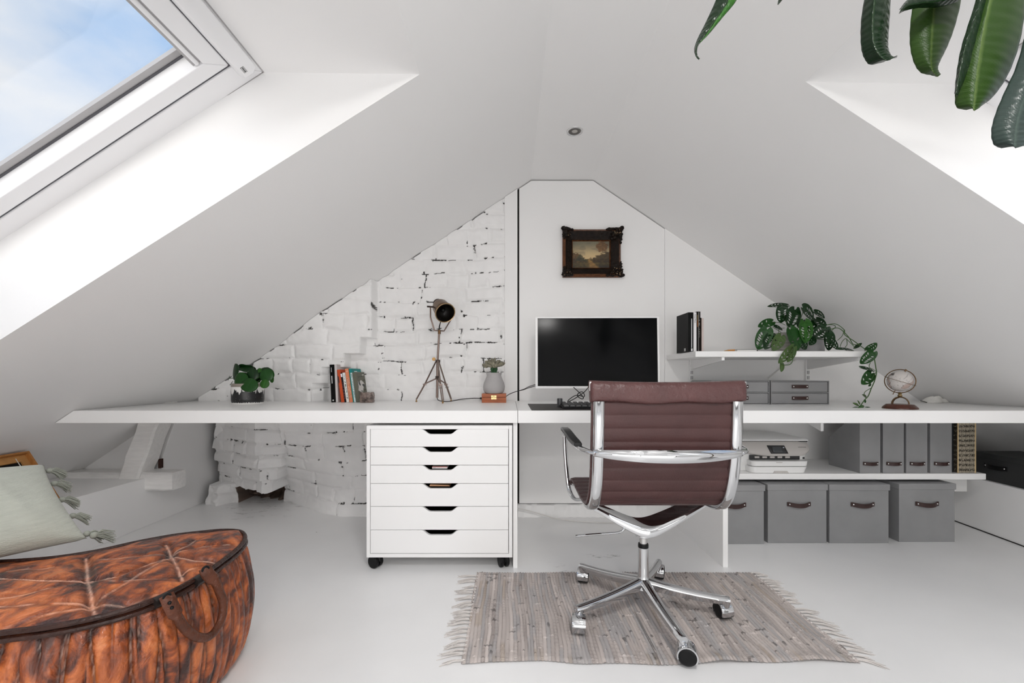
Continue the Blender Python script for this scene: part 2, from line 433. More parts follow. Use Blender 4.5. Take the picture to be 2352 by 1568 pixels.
# ---- right knee wall / ledge
rw = MB(); rw.prism([(2.60, Y0), (2.60, 1.7), (2.735, 2.78), (2.735, Y1), (3.35, Y1), (3.35, Y0)], 'z', 0, .293)
struct(rw.build('wall_right', WALL, bevel=.002), 'low white boxed wall under the right slope')
struct(MB().hexa([Vector(p) for p in ((2.596, 1.7, 0), (2.731, 2.78, 0), (2.735, 2.78, 0), (2.60, 1.7, 0))], [Vector(p) for p in ((2.596, 1.7, .005), (2.731, 2.78, .005), (2.735, 2.78, .005), (2.60, 1.7, .005))]).build('baseboard_right', DARKGAP), 'thin dark joint along the floor at the right')
# ---- rear wall (behind the viewer) with a wide glazed gable
fr = MB()
gx0, gx1, gz0, gz1 = -1.75, 2.35, .08, 1.70
def gq(pts): fr.prism(pts, 'y', Y0 - .1, Y0)
gq([(-2.75, 0), (3.35, 0), (3.35, gz0), (-2.75, gz0)])
gq([(-2.75, gz0), (gx0, gz0), (gx0, zl(gx0)), (-2.75, zl(-2.75))])
gq([(gx1, gz0), (3.35, gz0), (3.35, max(zr(3.35), gz0 + .01)), (gx1, zr(gx1))])
gq([(gx0, min(zl(gx0), gz1)), (gx1, min(gz1, zr(gx1))), (gx1, zr(gx1)), (XR, ZC), (XL, ZC), (gx0, zl(gx0))])
struct(fr.build('wall_front', WALL, merge=False), 'gable wall behind the viewer')
DKFR = mat('dark_window_frame', (.03, .03, .032), .5)
w7 = thing('window_7', 'wide gable window behind the viewer', 'window', (.3, Y0 - .05, .95)); w7['kind'] = 'structure'; del w7['category']
b = MB(); gzt = min(gz1, zl(gx0), zr(gx1))
for (xa, xb_, za, zb_) in ((gx0, gx1, gz0, gz0 + .05), (gx0, gx1, .86, .94), (gx0, gx0 + .05, gz0, gzt), (gx1 - .05, gx1, gz0, gzt), (.27, .33, gz0, gz1 - .02)):
    b.box((xa, Y0 - .08, za), (xb_, Y0 - .03, zb_))
b.build('frame', DKFR, w7, merge=False)
MB().prism([(gx0, gz0), (gx1, gz0), (gx1, gzt), (1.1, gz1), (-.45, gz1), (gx0, gzt)], 'y', Y0 - .06, Y0 - .055).build('pane', GLASS, w7)
# ---- recessed downlight
dl = thing('downlight', 'small round recessed spotlight in the flat ceiling strip', 'ceiling light', P(1320, 301, (ZC - H) * F / (VY - 301)))
cy = (ZC - H) * F / (VY - 301); cx = PX(1320, cy)
b = MB(); b.lathe([(.030, -.001), (.036, -.006), (.041, -.004), (.0425, .001), (.030, .001)], (cx, cy, ZC), 40, caps=False); b.build('trim_ring', mat('downlight_ring', (.7, .7, .7), .25, .6), dl)
b = MB(); b.lathe([(.0001, -.0015), (.024, -.0015), (.0305, -.003), (.0305, .001)], (cx, cy, ZC), 40); b.build('lamp_face', mat('downlight_lamp', (.17, .16, .15), .2, .5, bump=.4, bscale=300), dl)
b = MB(); b.lathe([(.0001, -.005), (.011, -.0045), (.015, -.0015)], (cx, cy, ZC), 24); b.build('lens', mat('downlight_lens', (.45, .43, .40), .15), dl)

# ---- two unseen fill lamps added on the ridge strip to brighten the room
def fill_lamp(y, label, watt):
    t = thing('fill_lamp', label, 'ceiling light', (.333, y, ZC))
    b = MB(); b.lathe([(.172, 0), (.176, -.006), (.176, -.034), (.168, -.040), (.160, -.040), (.160, -.012), (.0001, -.012)], (.333, y, ZC), 48, caps=False); b.build('housing', WHITE, t, ang=30)
    l = bpy.data.lights.new('lamp_light', 'AREA'); l.shape = 'DISK'; l.size = .31; l.energy = watt; l.color = (1., .98, .955)
    o = bpy.data.objects.new('lamp_light', l); C.objects.link(o); o.location = (.333, y, ZC - .038); attach(o, t)
fill_lamp(-.10, 'round flush ceiling lamp above the viewer', 13.2)
fill_lamp(-1.75, 'round flush ceiling lamp further back behind the viewer', 15.5)

# ---- painted brickwork
def bricks():
    st = .0031
    xs = np.arange(-2.125, -.028, st); zs = np.arange(-.002, 2.10, st)
    X, Z = np.meshgrid(xs, zs, indexing='ij')
    ch = .092
    wob = (vnoise(X * 3, Z * 3, 1) - .5) * .030 + (vnoise(X * 9 + 3, Z * 9, 8) - .5) * .016 + (vnoise(X * 40 + 3, Z * 40, 18) - .5) * .005
    row = np.floor((Z + wob + .02) / ch).astype(int)
    fz = (Z + wob + .02) / ch - row
    bl = np.where(row % 3 == 1, .135, .27)
    sh = (np.random.RandomState(3).rand(64) * .27)[row % 64]
    uu = (X + 5 + sh + (vnoise(X * 4 + 9, Z * 4, 2) - .5) * .05 + (vnoise(X * 30 + 9, Z * 30, 28) - .5) * .010) / bl
    col = np.floor(uu).astype(int); fx = uu - col
    rb = np.random.RandomState(7).rand(64, 64)
    per = rb[row % 64, col % 64]
    dz = np.minimum(fz, 1 - fz) * ch; dx = np.minimum(fx, 1 - fx) * bl
    dj = np.minimum(dz, dx)
    soft = 1 - np.exp(-(dj / .012) ** 2)                    # 0 at joint, 1 on the brick
    # paint-filled joints almost everywhere; open cracks in places
    fill = sstep(.42, .60, vnoise(X * 5 + 2, Z * 5 + 7, 11) * .6 + vnoise(X * 17, Z * 17, 12) * .4)
    depth = (.0035 + .009 * fill) * (1 - soft)
    lump = (vnoise(X * 12, Z * 16, 4) - .5) * .007 + (vnoise(X * 40, Z * 40, 5) - .5) * .003 + (vnoise(X * 3, Z * 4, 15) - .5) * .012
    D = per * .009 - depth + lump
    crackn = vnoise(X * 13 + 1, Z * 13 + 4, 21) * .65 + vnoise(X * 45, Z * 45, 22) * .35
    on = (dj < .0004 + .0046 * vnoise(X * 60, Z * 60, 23) * (.4 + .9 * vnoise(X * 180, Z * 180, 24))) & (crackn > .635)
    on |= (dj < .009) & (vnoise(X * 160, Z * 160, 29) > .35) & (vnoise(X * 55 + 7, Z * 70, 26) * .6 + vnoise(X * 16, Z * 16, 27) * .4 > .80)
    # ---- pier, upper zone (apparent pixel edges measured on its own face)
    yp = YB - .10
    def xe(px): return (px - VX) * yp / F
    def ze(py): return H - (py - VY) * yp / F
    edge = np.full_like(X, xe(852.))
    edge = np.where(Z < ze(775), xe(826.), edge)
    edge = np.where(Z < ze(811), xe(790.), edge)
    edge = np.where(Z < ze(843), xe(762.), edge)
    edge = np.where(Z < ze(880), xe(735.), edge)
    up = Z > .715
    tap = sstep(xe(610), xe(740), X) * .075 + .025
    corner = 1 - sstep(0, .012, X - edge)
    slant = np.where(Z < ze(843), np.clip((edge - X) / .06, 0, 1) * .05 + .05, tap)   # lowest stones turn towards the corner
    pier = np.where(up, np.minimum(tap, slant) * corner, 0)
    # ---- lower zone: wall falls back to the left, corbelled prow, hole at the floor
    on &= ~((pier > .045) & up & (crackn < .72) & (X < edge - .02))
    lo = ~up
    back = .33 * sstep(-1.0, -1.70, X) * sstep(.62, .05, Z) + .10 * sstep(-1.5, -2.1, X)
    xc = (600 - VX) * 2.78 / F
    def zl2(py): return H - (py - VY) * 2.80 / F
    xr_ = np.full_like(X, -1.475); xr_ = np.where(Z < zl2(1042), -1.50, xr_); xr_ = np.where(Z < zl2(1073), -1.53, xr_); xr_ = np.where(Z < zl2(1102), -1.565, xr_)
    stepf = np.where(Z < zl2(1042), .0, -.03); stepf = np.where(Z < zl2(1073), .025, stepf); stepf = np.where(Z < zl2(1102), .045, stepf)
    prow = np.where(X > xc, 2.745 + (X - xc) * .55, 2.745 + (xc - X) * .62) + stepf
    onp = lo & (X < xr_) & (Z > zl2(1131) + (vnoise(X * 20, Z * 0, 31) - .5) * .015)
    Yw = YB - D + back * lo
    Yw = np.where(up, YB - D - pier, Yw)
    Yw = np.where(onp, np.minimum(prow - D * 1.3, Yw + .1), Yw)
    hole = lo & (Z < zl2(1131) + (vnoise(X * 20, Z * 0, 31) - .5) * .015) & (X < -1.60) & (X > -1.90)
    Yw = np.where(hole, 3.10 + (vnoise(X * 25, Z * 25, 33) - .5) * .12, Yw)
    stone = lo & (Z < .13 + (vnoise(X * 14, Z * 0, 35) - .5) * .03) & (X < -1.89)
    Yw = np.where(stone, 2.93 + .2 * np.abs(X + 2.0) + (vnoise(X * 12, Z * 12, 36) - .5) * .10 + (vnoise(X * 34, Z * 34, 37) - .5) * .03, Yw)
    foot = lo & (X > -1.66)
    Yw = np.where(foot, Yw - .03 * sstep(.12, 0, Z), Yw)
    Yw = np.where(on, Yw + .007, Yw)
    # keep clear of the ceiling slope: trim a little below it, ragged
    lim = zl(X) - .0012 - .006 * (vnoise(X * 22, Z * 0, 41) > .74)
    keepv = Z < lim + st
    keepv &= X > (-2.10 + .14 * sstep(.36, .70, Z))
    kf = keepv[:-1, :-1] & keepv[1:, :-1] & keepv[:-1, 1:] & keepv[1:, 1:]
    nu, nv = X.shape
    cols = np.ones((nu, nv, 4), np.float32)
    base = np.array([.885, .88, .876])
    shade = 1 - .05 * vnoise(X * 30, Z * 30, 51)
    cols[..., :3] = base * shade[..., None]
    cols[on, :3] = (.035, .032, .03)
    hc = vnoise(X * 30, Z * 30, 61)
    cols[hole, :3] = np.array([.10, .07, .055]) * (0.3 + 1.4 * hc[hole])[:, None]
    co = np.stack([X, Yw, np.minimum(Z, lim)], -1).reshape(-1, 3)
    idx = -np.ones(nu * nv, int)
    ii, jj = np.nonzero(kf)
    a = ii * nv + jj
    quads = np.stack([a, a + nv, a + nv + 1, a + 1], 1)
    used = np.unique(quads); idx[used] = np.arange(len(used)); quads = idx[quads]
    me = bpy.data.meshes.new('wall_brick')
    me.vertices.add(len(used)); me.vertices.foreach_set('co', co[used].astype(np.float32).ravel())
    me.loops.add(quads.size); me.loops.foreach_set('vertex_index', quads.astype(np.int32).ravel())
    me.polygons.add(len(quads)); me.polygons.foreach_set('loop_start', np.arange(0, quads.size, 4, dtype=np.int32))
    me.update(calc_edges=True)
    me.polygons.foreach_set('use_smooth', np.ones(len(quads), bool))
    ca = me.color_attributes.new('Col', 'FLOAT_COLOR', 'POINT'); ca.data.foreach_set('color', cols.reshape(-1, 4)[used].ravel())
    me.materials.append(mat('painted_brick', (1, 1, 1), .55, attr='Col', bump=.15, bscale=140))
    o = bpy.data.objects.new('wall_back_brick', me); C.objects.link(o)
    struct(o, 'old brick wall painted white, with a corbelled pier')
bricks()

# ================================================================ camera, world, light
cam = bpy.data.cameras.new('camera'); co_ = bpy.data.objects.new('camera', cam); C.objects.link(co_)
cam.sensor_width = 36; cam.lens = F / 2352 * 36; cam.clip_start = .02
co_.location = (0, 0, H); co_.rotation_euler = (PI / 2, 0, 0)
cam.shift_x = (1176 - VX) / 2352; cam.shift_y = (VY - 784) / 2352
SC.camera = co_
GLOWZ, SKY, GLOW = -.12, .575, 3.0
w = bpy.data.worlds.new('sky'); SC.world = w; w.use_nodes = True
N, L = w.node_tree.nodes, w.node_tree.links
bg = N['Background']
tc = N.new('ShaderNodeTexCoord')
mp = N.new('ShaderNodeMapping'); mp.inputs['Scale'].default_value = (1.3, 1.3, 2.6); L.new(tc.outputs['Generated'], mp.inputs['Vector'])
cn = N.new('ShaderNodeTexNoise'); cn.inputs['Scale'].default_value = 2.6; cn.inputs['Detail'].default_value = 7; cn.inputs['Roughness'].default_value = .52
L.new(mp.outputs['Vector'], cn.inputs['Vector'])
cr = N.new('ShaderNodeValToRGB'); cr.color_ramp.elements[0].position = .34; cr.color_ramp.elements[0].color = (.30, .54, .90, 1)
cr.color_ramp.elements[1].position = .66; cr.color_ramp.elements[1].color = (.90, .93, .97, 1)
L.new(cn.outputs['Fac'], cr.inputs['Fac'])
sp = N.new('ShaderNodeSeparateXYZ'); L.new(tc.outputs['Generated'], sp.inputs[0])
hz = N.new('ShaderNodeMapRange'); hz.inputs['From Min'].default_value = .05; hz.inputs['From Max'].default_value = .62; hz.inputs['To Min'].default_value = 1; hz.inputs['To Max'].default_value = 0
L.new(sp.outputs['Z'], hz.inputs['Value'])
m1 = N.new('ShaderNodeMix'); m1.data_type = 'RGBA'; L.new(hz.outputs['Result'], m1.inputs['Factor']); L.new(cr.outputs['Color'], m1.inputs['A']); m1.inputs['B'].default_value = (.93, .95, .98, 1)
gd = N.new('ShaderNodeMath'); gd.operation = 'LESS_THAN'; gd.inputs[1].default_value = -.02; L.new(sp.outputs['Z'], gd.inputs[0])
m2 = N.new('ShaderNodeMix'); m2.data_type = 'RGBA'; L.new(gd.outputs[0], m2.inputs['Factor']); L.new(m1.outputs['Result'], m2.inputs['A']); m2.inputs['B'].default_value = (.55, .54, .53, 1)
wm = N.new('ShaderNodeMapRange'); wm.inputs['From Min'].default_value = .5; wm.inputs['From Max'].default_value = .9
m3 = N.new('ShaderNodeMix'); m3.data_type = 'RGBA'; L.new(m2.outputs['Result'], m3.inputs['A']); m3.inputs['B'].default_value = (1., .975, .945, 1); L.new(wm.outputs['Result'], m3.inputs['Factor'])
L.new(m3.outputs['Result'], bg.inputs['Color'])
# hazy brightness of the sky around the veiled sun, behind the viewer
dt = N.new('ShaderNodeVectorMath'); dt.operation = 'DOT_PRODUCT'; dt.inputs[1].default_value = Vector((0, -1, GLOWZ)).normalized(); L.new(tc.outputs['Generated'], dt.inputs[0])
gm = N.new('ShaderNodeMapRange'); gm.interpolation_type = 'SMOOTHSTEP'; gm.inputs['From Min'].default_value = .50; gm.inputs['From Max'].default_value = 1.0; gm.inputs['To Min'].default_value = SKY; gm.inputs['To Max'].default_value = GLOW; L.new(dt.outputs['Value'], gm.inputs['Value']); L.new(dt.outputs['Value'], wm.inputs['Value'])
L.new(gm.outputs['Result'], bg.inputs['Strength'])
def portal(loc, dirv, w_, h_, name):
    l = bpy.data.lights.new(name, 'AREA'); l.shape = 'RECTANGLE'; l.size = w_; l.size_y = h_; l.cycles.is_portal = True
    o = bpy.data.objects.new(name, l); C.objects.link(o)
    z = -Vector(dirv); x = Vector((0, 1, 0)) if abs(z.y) < .9 else Vector((1, 0, 0)); x = (x - z * x.dot(z)).normalized(); y = z.cross(x)
    # lamp shines along its -Z, so its +Z points outward
    z2 = Vector(dirv); x2 = x; y2 = z2.cross(x2)
    o.matrix_basis = Matrix.Translation(loc) @ Matrix((x2, y2, z2)).transposed().to_4x4()
    return o
for i, (loc, nrm, a, b_) in enumerate(portals): portal(loc, nrm, b_, a, 'skylight_portal')
portal(Vector((.3, Y0 - .12, .89)), Vector((0, -1, 0)), 4.1, 1.64, 'gable_portal')
def sun(name, az_from, elev, strength, angle, col=(1, 1, 1)):
    l = bpy.data.lights.new(name, 'SUN'); l.energy = strength; l.angle = math.radians(angle); l.color = col
    o = bpy.data.objects.new(name, l); C.objects.link(o)
    e = math.radians(elev); a = math.radians(az_from)
    d = Vector((math.sin(a) * math.cos(e), math.cos(a) * math.cos(e), math.sin(e)))   # direction towards the sun
    o.rotation_euler = d.to_track_quat('Z', 'Y').to_euler(); return o
sun('hazy_sun', 172, 89, .7, 30, (1., .975, .95))
vs = SC.view_settings
vs.view_transform = 'Standard'; vs.look = 'None'; vs.gamma = 1; vs.exposure = .74; vs.use_curve_mapping = False
SC.cycles.use_denoising = True; SC.cycles.use_adaptive_sampling = True; SC.cycles.adaptive_threshold = .015
SC.cycles.max_bounces = 14; SC.cycles.diffuse_bounces = 10; SC.cycles.glossy_bounces = 6; SC.cycles.transparent_max_bounces = 12
# ================================================================ desk
ZT, ZB, YD = .727, .6695, 1.944
def worktop(name, x0t, x0b, x1t, x1b, label, back):
    t = thing(name, label, 'desk', ((x0t + x1t) / 2, 2.3, 0), 'built-in desk worktops')
    m = MB(); secs = []
    for xb, xt, yb in [(x0b, x0t, back[0])] + [(x, x, y) for x, y in back[1:]] + [(x1b, x1t, back[-1][1])]:
        yb = yb if isinstance(yb, (int, float)) else yb[1]
        secs.append([Vector((xb, YD, ZB)), Vector((xt, YD, ZT)), Vector((xt, yb, ZT)), Vector((xb, yb, ZB))])
    m.loft(secs)
    m.build('tabletop', WHITE, t, bevel=.0025)
    return t
dl_ = worktop('desk', zl and (-(2.044 - ZT) / ML + .004), -(2.044 - ZB) / ML + .004, .0352, .0352, 'white desk half on the brick side carrying the tripod lamp', [(0, 2.70), (-1.72, 2.69), (-1.36, 2.628), (-.93, 2.620), (-.885, 2.698), (-.05, 2.700)])
dr_ = worktop('desk', .0368, .0368, (2.4918 - ZT) / MR - .004, (2.4918 - ZB) / MR - .004, 'white desk half carrying the monitor and the globe', [(0, YB - .014), (.10, YB - .006)])
MB().box((.0150, 1.965, 0), (.0352, 2.66, ZB)).build('support_panel', WHITE, dl_, bevel=.001)
MB().box((.985, 1.972, 0), (1.0085, 2.54, ZB)).build('side_panel', WHITE, dr_, bevel=.001)
MB().box((1.30, YB - .035, .61), (1.34, YB - .006, ZB)).build('bracket', WHITE, dr_, bevel=.001)
# wall-side bracket seen under the worktop above the first file
m = MB(); m.prism([(2.36, ZB), (2.60, ZB), (2.60, ZB - .02), (2.36, ZB - .09)], 'x', 1.72, 1.735); m.build('bracket', WHITE, dr_)

# ================================================================ drawer cabinet on castors
cab = thing('drawer_cabinet', 'white six-drawer cabinet on black castors under the desk', 'cabinet', (-.32, 2.18, 0))
cx0, cx1, cy0, cy1, cz0, cz1 = -.653, .0115, 1.944, 2.42, .058, .6585
m = MB()
m.box((cx0, cy0, cz0), (cx0 + .016, cy1, cz1)); m.box((cx1 - .016, cy0, cz0), (cx1, cy1, cz1))
m.box((cx0 + .016, cy0, cz1 - .0165), (cx1 - .016, cy1, cz1)); m.box((cx0 + .016, cy0, cz0), (cx1 - .016, cy1, cz0 + .0165))
m.box((cx0 + .016, cy1 - .006, cz0 + .0165), (cx1 - .016, cy1, cz1 - .0165))
m.build('body', WHITE, cab, bevel=.0008, merge=False)
INNER = mat('drawer_inside', (.10, .09, .08), .7)
lev = [985.2, 1026.2, 1068, 1110.2, 1163, 1217, 1271]
dx0, dx1 = cx0 + .0185, cx1 - .0185
def dz(py): return H - (py - VY) * YD / F
for i in range(6):
    zt, zb_ = dz(lev[i]) - .0008, dz(lev[i + 1]) + .0012
    xm = (PX(968, YD) + PX(1054, YD)) / 2 
    pts = [(dx0, zb_), (dx1, zb_), (dx1, zt)]
    for k in range(25):
        u = 1 - 2 * k / 24; x = xm + u * .0855
        a = max(0, min(1, (abs(u) - .52) / .48)); d = .0225 * (1 - a * a * (3 - 2 * a))
        pts.append((x, zt - d))
    pts.append((dx0, zt))
    m = MB(); m.prism(pts, 'y', cy0 + .0005, cy0 + .0165)
    d = m.build('drawer', WHITE, cab, bevel=.0007, ang=25)
    m = MB()
    m.box((dx0 + .012, cy0 + .017, zb_ + .004), (dx1 - .012, cy1 - .03, zb_ + .009))
    m.box((dx0 + .012, cy1 - .036, zb_ + .009), (dx1 - .012, cy1 - .03, zt - .022))
    m.box((dx0 + .012, cy0 + .017, zb_ + .009), (dx0 + .016, cy1 - .036, zt - .022)); m.box((dx1 - .016, cy0 + .017, zb_ + .009), (dx1 - .012, cy1 - .036, zt - .022))
    m.build('drawer_tray', INNER, d, merge=False)
def twin_caster(parent, x, y, ang, r=.029, name='caster'):
    R = Matrix.Rotation(ang, 4, 'Z'); T = Matrix.Translation((x, y, 0)) @ R
    m = MB()
    for sx in (-1, 1):
        q = [(r * math.cos(2 * PI * k / 24), r + r * math.sin(2 * PI * k / 24)) for k in range(24)]
        m.prism([(a, b) for a, b in q], 'x', sx * .004 if sx > 0 else -.022, .022 if sx > 0 else -.004, 0, T)
    m.tube([T @ Vector((0, 0, r)), T @ Vector((0, 0, .059))], .007, 10)
    m.prism([(r * 1.04 * math.cos(a), r + r * 1.04 * math.sin(a)) for a in [PI * k / 12 for k in range(13)]], 'x', -.004, .004, 0, T)
    return m.build(name, BLACK, parent, bevel=.004, seg=2, merge=False)
twin_caster(cab, -.622, 1.978, 1.05); twin_caster(cab, -.030, 1.985, .35)
twin_caster(cab, -.622, 2.38, .6); twin_caster(cab, -.03, 2.38, .2)
pc = MB(); pc.box((PX(992, 1.96), 1.962, dz(1110) + .006), (PX(1027, 1.96), 2.10, dz(1077.0)))
c = MB(); c.box((PX(992, 1.96), 1.966, dz(1078)), (PX(1027, 1.96), 2.05, dz(1073.5)), 0)
c.box((PX(992, 1.96), 1.9655, dz(1075)), (PX(1027, 1.96), 1.966, dz(1073.5)), 1)
c.box((PX(994, 1.96), 1.9655, dz(1077.2)), (PX(1000, 1.96), 1.966, dz(1075.8)), 2)
tag(c.build('card_pad', [mat('paper', (.85, .84, .82), .7), mat('red_edge', (.55, .12, .10), .6), mat('print_grey', (.4, .4, .42), .7)], merge=False), 'white printed card showing in the third drawer slot', 'card')
c = MB(); c.prism([(PX(986, 1.97), dz(1119.5)), (PX(1034, 1.97), dz(1119.5)), (PX(1030, 1.97), dz(1117.0)), (PX(988, 1.97), dz(1115.3))], 'y', 1.968, 2.08)
tag(c.build('wooden_block', mat('tan_wood', (.55, .30, .16), .5), bevel=.0005), 'tan wooden piece showing in the fourth drawer slot', 'wood')

# ================================================================ lower shelf
ls = thing('low_shelf', 'low white shelf under the desk carrying the printer and files', 'shelf', (1.8, 2.45, .34))
LZ = H - (1087.5 - VY) * 2.3 / F; LZB = H - (1101.2 - VY) * 2.3 / F
MB().box((1.0095, 2.30, LZB), (2.568, YB - .003, LZ)).build('board', WHITE, ls, bevel=.0025)
MB().box((PX(2147, 2.50), 2.50, H - (1128.5 - VY) * 2.5 / F), (PX(2221, 2.5), YB - .003, LZB)).build('wall_block', WHITEB, ls, bevel=.001)
for x in (1.25, 1.80):
    m = MB(); m.prism([(2.34, LZB), (YB - .003, LZB), (YB - .003, LZB - .05), (2.34, LZB - .008)], 'x', x, x + .014); m.build('bracket', WHITE, ls)

# ================================================================ upper shelf on slotted rails
US = thing('wall_shelf', 'white wall shelf on slotted rails above the desk', 'shelf', (1.45, 2.5, 1.0))
SZ, SZB, SY = 1.0185, .9865, 2.294
MB().prism([(.998, SY), (1.905, SY), (1.915, SY + .01), (1.915, YB - .003), (.998, YB - .003)], 'z', SZB, SZ).build('board', WHITE, US, bevel=.004)
for px in (1588, 1854.5):
    x = PX(px, YB - .01)
    m = MB(); m.box((x - .0115, YB - .015, ZT), (x + .0115, YB - .002, SZB))
    r = m.build('slotted_rail', WHITE, US, bevel=.001)
    m = MB()
    for k in range(5):
        z = .952 - k * .0335 - .022
        for dx in (-.0058, .0042): m.box((x + dx, YB - .0156, z), (x + dx + .0030, YB - .0149, z + .021))
    m.build('slots', DARKGAP, r, merge=False)
    m = MB(); m.prism([(SY + .02, SZB), (SY + .02, SZB - .018), (SY + .035, SZB - .020), (YB - .015, SZB - .062), (YB - .015, SZB)], 'x', x - .006, x + .006)
    m.build('bracket', WHITE, US, bevel=.001)
    m = MB(); m.box((x - .008, SY + .012, SZB - .018), (x + .008, SY + .022, SZB)); m.build('bracket_tip', WHITE, US, bevel=.001)

# ================================================================ grey cardboard boxes, straps
def strap(name, parent, c, ux, out, L=.113, h=.022, bow=.014, sag=.003, m=STRAP):
    c = Vector(c); ux = Vector(ux).normalized(); out = Vector(out).normalized(); secs = []
    for k in range(17):
        u = -1 + 2 * k / 16
        f = max(0, 1 - (abs(u) / .86) ** 2.2) if abs(u) < .86 else 0
        o = c + ux * (u * L / 2) + out * (.002 + bow * f) + Vector((0, 0, -sag * f))
        secs.append([o + Vector((0, 0, -h / 2)), o + Vector((0, 0, h / 2)), o + Vector((0, 0, h / 2)) + out * .0028, o + Vector((0, 0, -h / 2)) + out * .0028])
    b = MB(); b.loft(secs); s = b.build(name, m, parent, bevel=.0008)
    for u in (-.82, .82):
        r = MB(); r.sphere(c + ux * (u * L / 2) + out * (.005 + bow * max(0, 1 - (abs(u) / .86) ** 2.2)), .0042, 8, 0); r.build('rivet', RIVET, s)
    return s
def storage_box(px0, px1, pyb, label, hpx, hpy, first=False):
    Yf = H * F / (pyb - VY)
    x0, x1 = PX(px0, Yf), PX(px1, Yf)
    zt = .3115
    t = thing('storage_box', label, 'storage box', ((x0 + x1) / 2, Yf + .19, 0), 'grey lidded boxes on the floor under the shelf')
    m = MB()
    e = .0045
    m.hexa([Vector(p) for p in ((x0 + e, Yf + e, 0), (x1 - e, Yf + e, 0), (x1 - e, Yf + .372, 0), (x0 + e, Yf + .372, 0))],
           [Vector(p) for p in ((x0 + e, Yf + e, zt - .01), (x1 - e, Yf + e, zt - .01), (x1 - e, Yf + .372, zt - .01), (x0 + e, Yf + .372, zt - .01))])
    m.build('body', GREYBOX, t, bevel=.002)
    MB().box((x0, Yf, zt - .032), (x1, Yf + .376, zt)).build('lid', GREYBOX, t, bevel=.0025)
    strap('handle', t, (PX(hpx, Yf), Yf + e, H - (hpy - VY) * Yf / F), (1, 0, 0), (0, -1, 0), L=.124, h=.0225, bow=.016, sag=.006)
    return t
storage_box(1617, 1758, 1250, 'grey lidded box half hidden by the desk side panel', 1687, 1159)
storage_box(1763, 1902, 1247.5, 'grey lidded box directly below the printer', 1835.5, 1157.5)
storage_box(1905, 2045, 1248, 'grey lidded box below the first grey file, second from the right end', 1982, 1158)
storage_box(2065, 2197, 1245, 'grey lidded box at the right end of the floor row', 2130, 1156.5)

def magazine_file(px0, px1, label):
    Yf = 2.312; x0, x1 = PX(px0, Yf), PX(px1, Yf); z = LZ
    t = thing('magazine_file', label, 'magazine file', ((x0 + x1) / 2, Yf + .12, z), 'grey upright files on the low shelf')
    m = MB(); th = .003
    yb = Yf + .225; hh = .300; hb = .165
    side = [(Yf, z), (yb, z), (yb, z + hb), (Yf + .05, z + hh), (Yf, z + hh)]
    m.prism(side, 'x', x0, x0 + th); m.prism(side, 'x', x1 - th, x1)
    m.box((x0 + th, Yf, z), (x1 - th, Yf + th, z + hh)); m.box((x0 + th, yb - th, z), (x1 - th, yb, z + hb)); m.box((x0 + th, Yf + th, z), (x1 - th, yb - th, z + th))
    m.build('body', GREYBOX, t, merge=False)
    strap('handle', t, ((x0 + x1) / 2 + .001, Yf, H - (1064 - VY) * Yf / F), (1, 0, 0), (0, -1, 0), L=.082, h=.0185, bow=.012, sag=.001)
magazine_file(1975, 2022, 'grey upright file nearest the printer, its long side showing')
magazine_file(2028, 2076, 'second grey upright file from the printer')
magazine_file(2081.5, 2130, 'third grey upright file from the printer')
magazine_file(2136.5, 2186, 'grey upright file beside the gold patterned folder')
# gold patterned folder
GOLD = bpy.data.materials.new('gold_patterned_cloth')
def gold_nodes():
    t, N, L = nt(GOLD); b = N['Principled BSDF']; b.inputs['Roughness'].default_value = .4
    tc = N.new('ShaderNodeTexCoord'); sp = N.new('ShaderNodeSeparateXYZ'); L.new(tc.outputs['Object'], sp.inputs[0])
    def m(op, a, bv):
        n = N.new('ShaderNodeMath'); n.operation = op
        for i, v in enumerate((a, bv)):
            if v is None: continue
            if isinstance(v, (int, float)): n.inputs[i].default_value = v
            else: L.new(v, n.inputs[i])
        return n.outputs[0]
    ux = m('FRACT', m('MULTIPLY', sp.outputs['X'], 190.), None); uz = m('FRACT', m('MULTIPLY', sp.outputs['Z'], 38.), None)
    a = m('MULTIPLY', m('GREATER_THAN', ux, .5), m('GREATER_THAN', uz, .5))
    w = N.new('ShaderNodeTexVoronoi'); w.inputs['Scale'].default_value = 230; L.new(tc.outputs['Object'], w.inputs['Vector'])
    dots = m('MULTIPLY', m('LESS_THAN', w.outputs['Distance'], .33), m('LESS_THAN', uz, .5))
    f = m('MAXIMUM', a, dots)
    mx = N.new('ShaderNodeMix'); mx.data_type = 'RGBA'; L.new(f, mx.inputs['Factor']); mx.inputs['A'].default_value = (.05, .042, .03, 1); mx.inputs['B'].default_value = (.58, .52, .41, 1)
    L.new(mx.outputs['Result'], b.inputs['Base Color'])
gold_nodes()
gx0, gx1 = PX(2199, 2.32), PX(2239, 2.32)
t = thing('folder', 'gold and black patterned folder beside the grey files', 'folder', ((gx0 + gx1) / 2, 2.42, LZ))
m = MB(); m.box((gx0, 2.318, LZ + .001), (gx1, 2.50, LZ + .295)); m.build('patterned_cover', GOLD, t, bevel=.002)
GE = mat('gold_edge', (.62, .47, .26), .4)
for x in (gx0, gx1): MB().box((x - .0025, 2.3155, LZ + .0005), (x + .0025, 2.3195, LZ + .297)).build('gold_edge', GE, t, bevel=.0005)
m = MB(); m.box((PX(2188.5, 2.33), 2.335, LZ), (gx0 - .004, 2.50, LZ + .29))
tag(m.build('folder', mat('black_folder', (.012, .014, .014), .5), bevel=.001), 'thin black folder between the last grey file and the gold folder', 'folder')
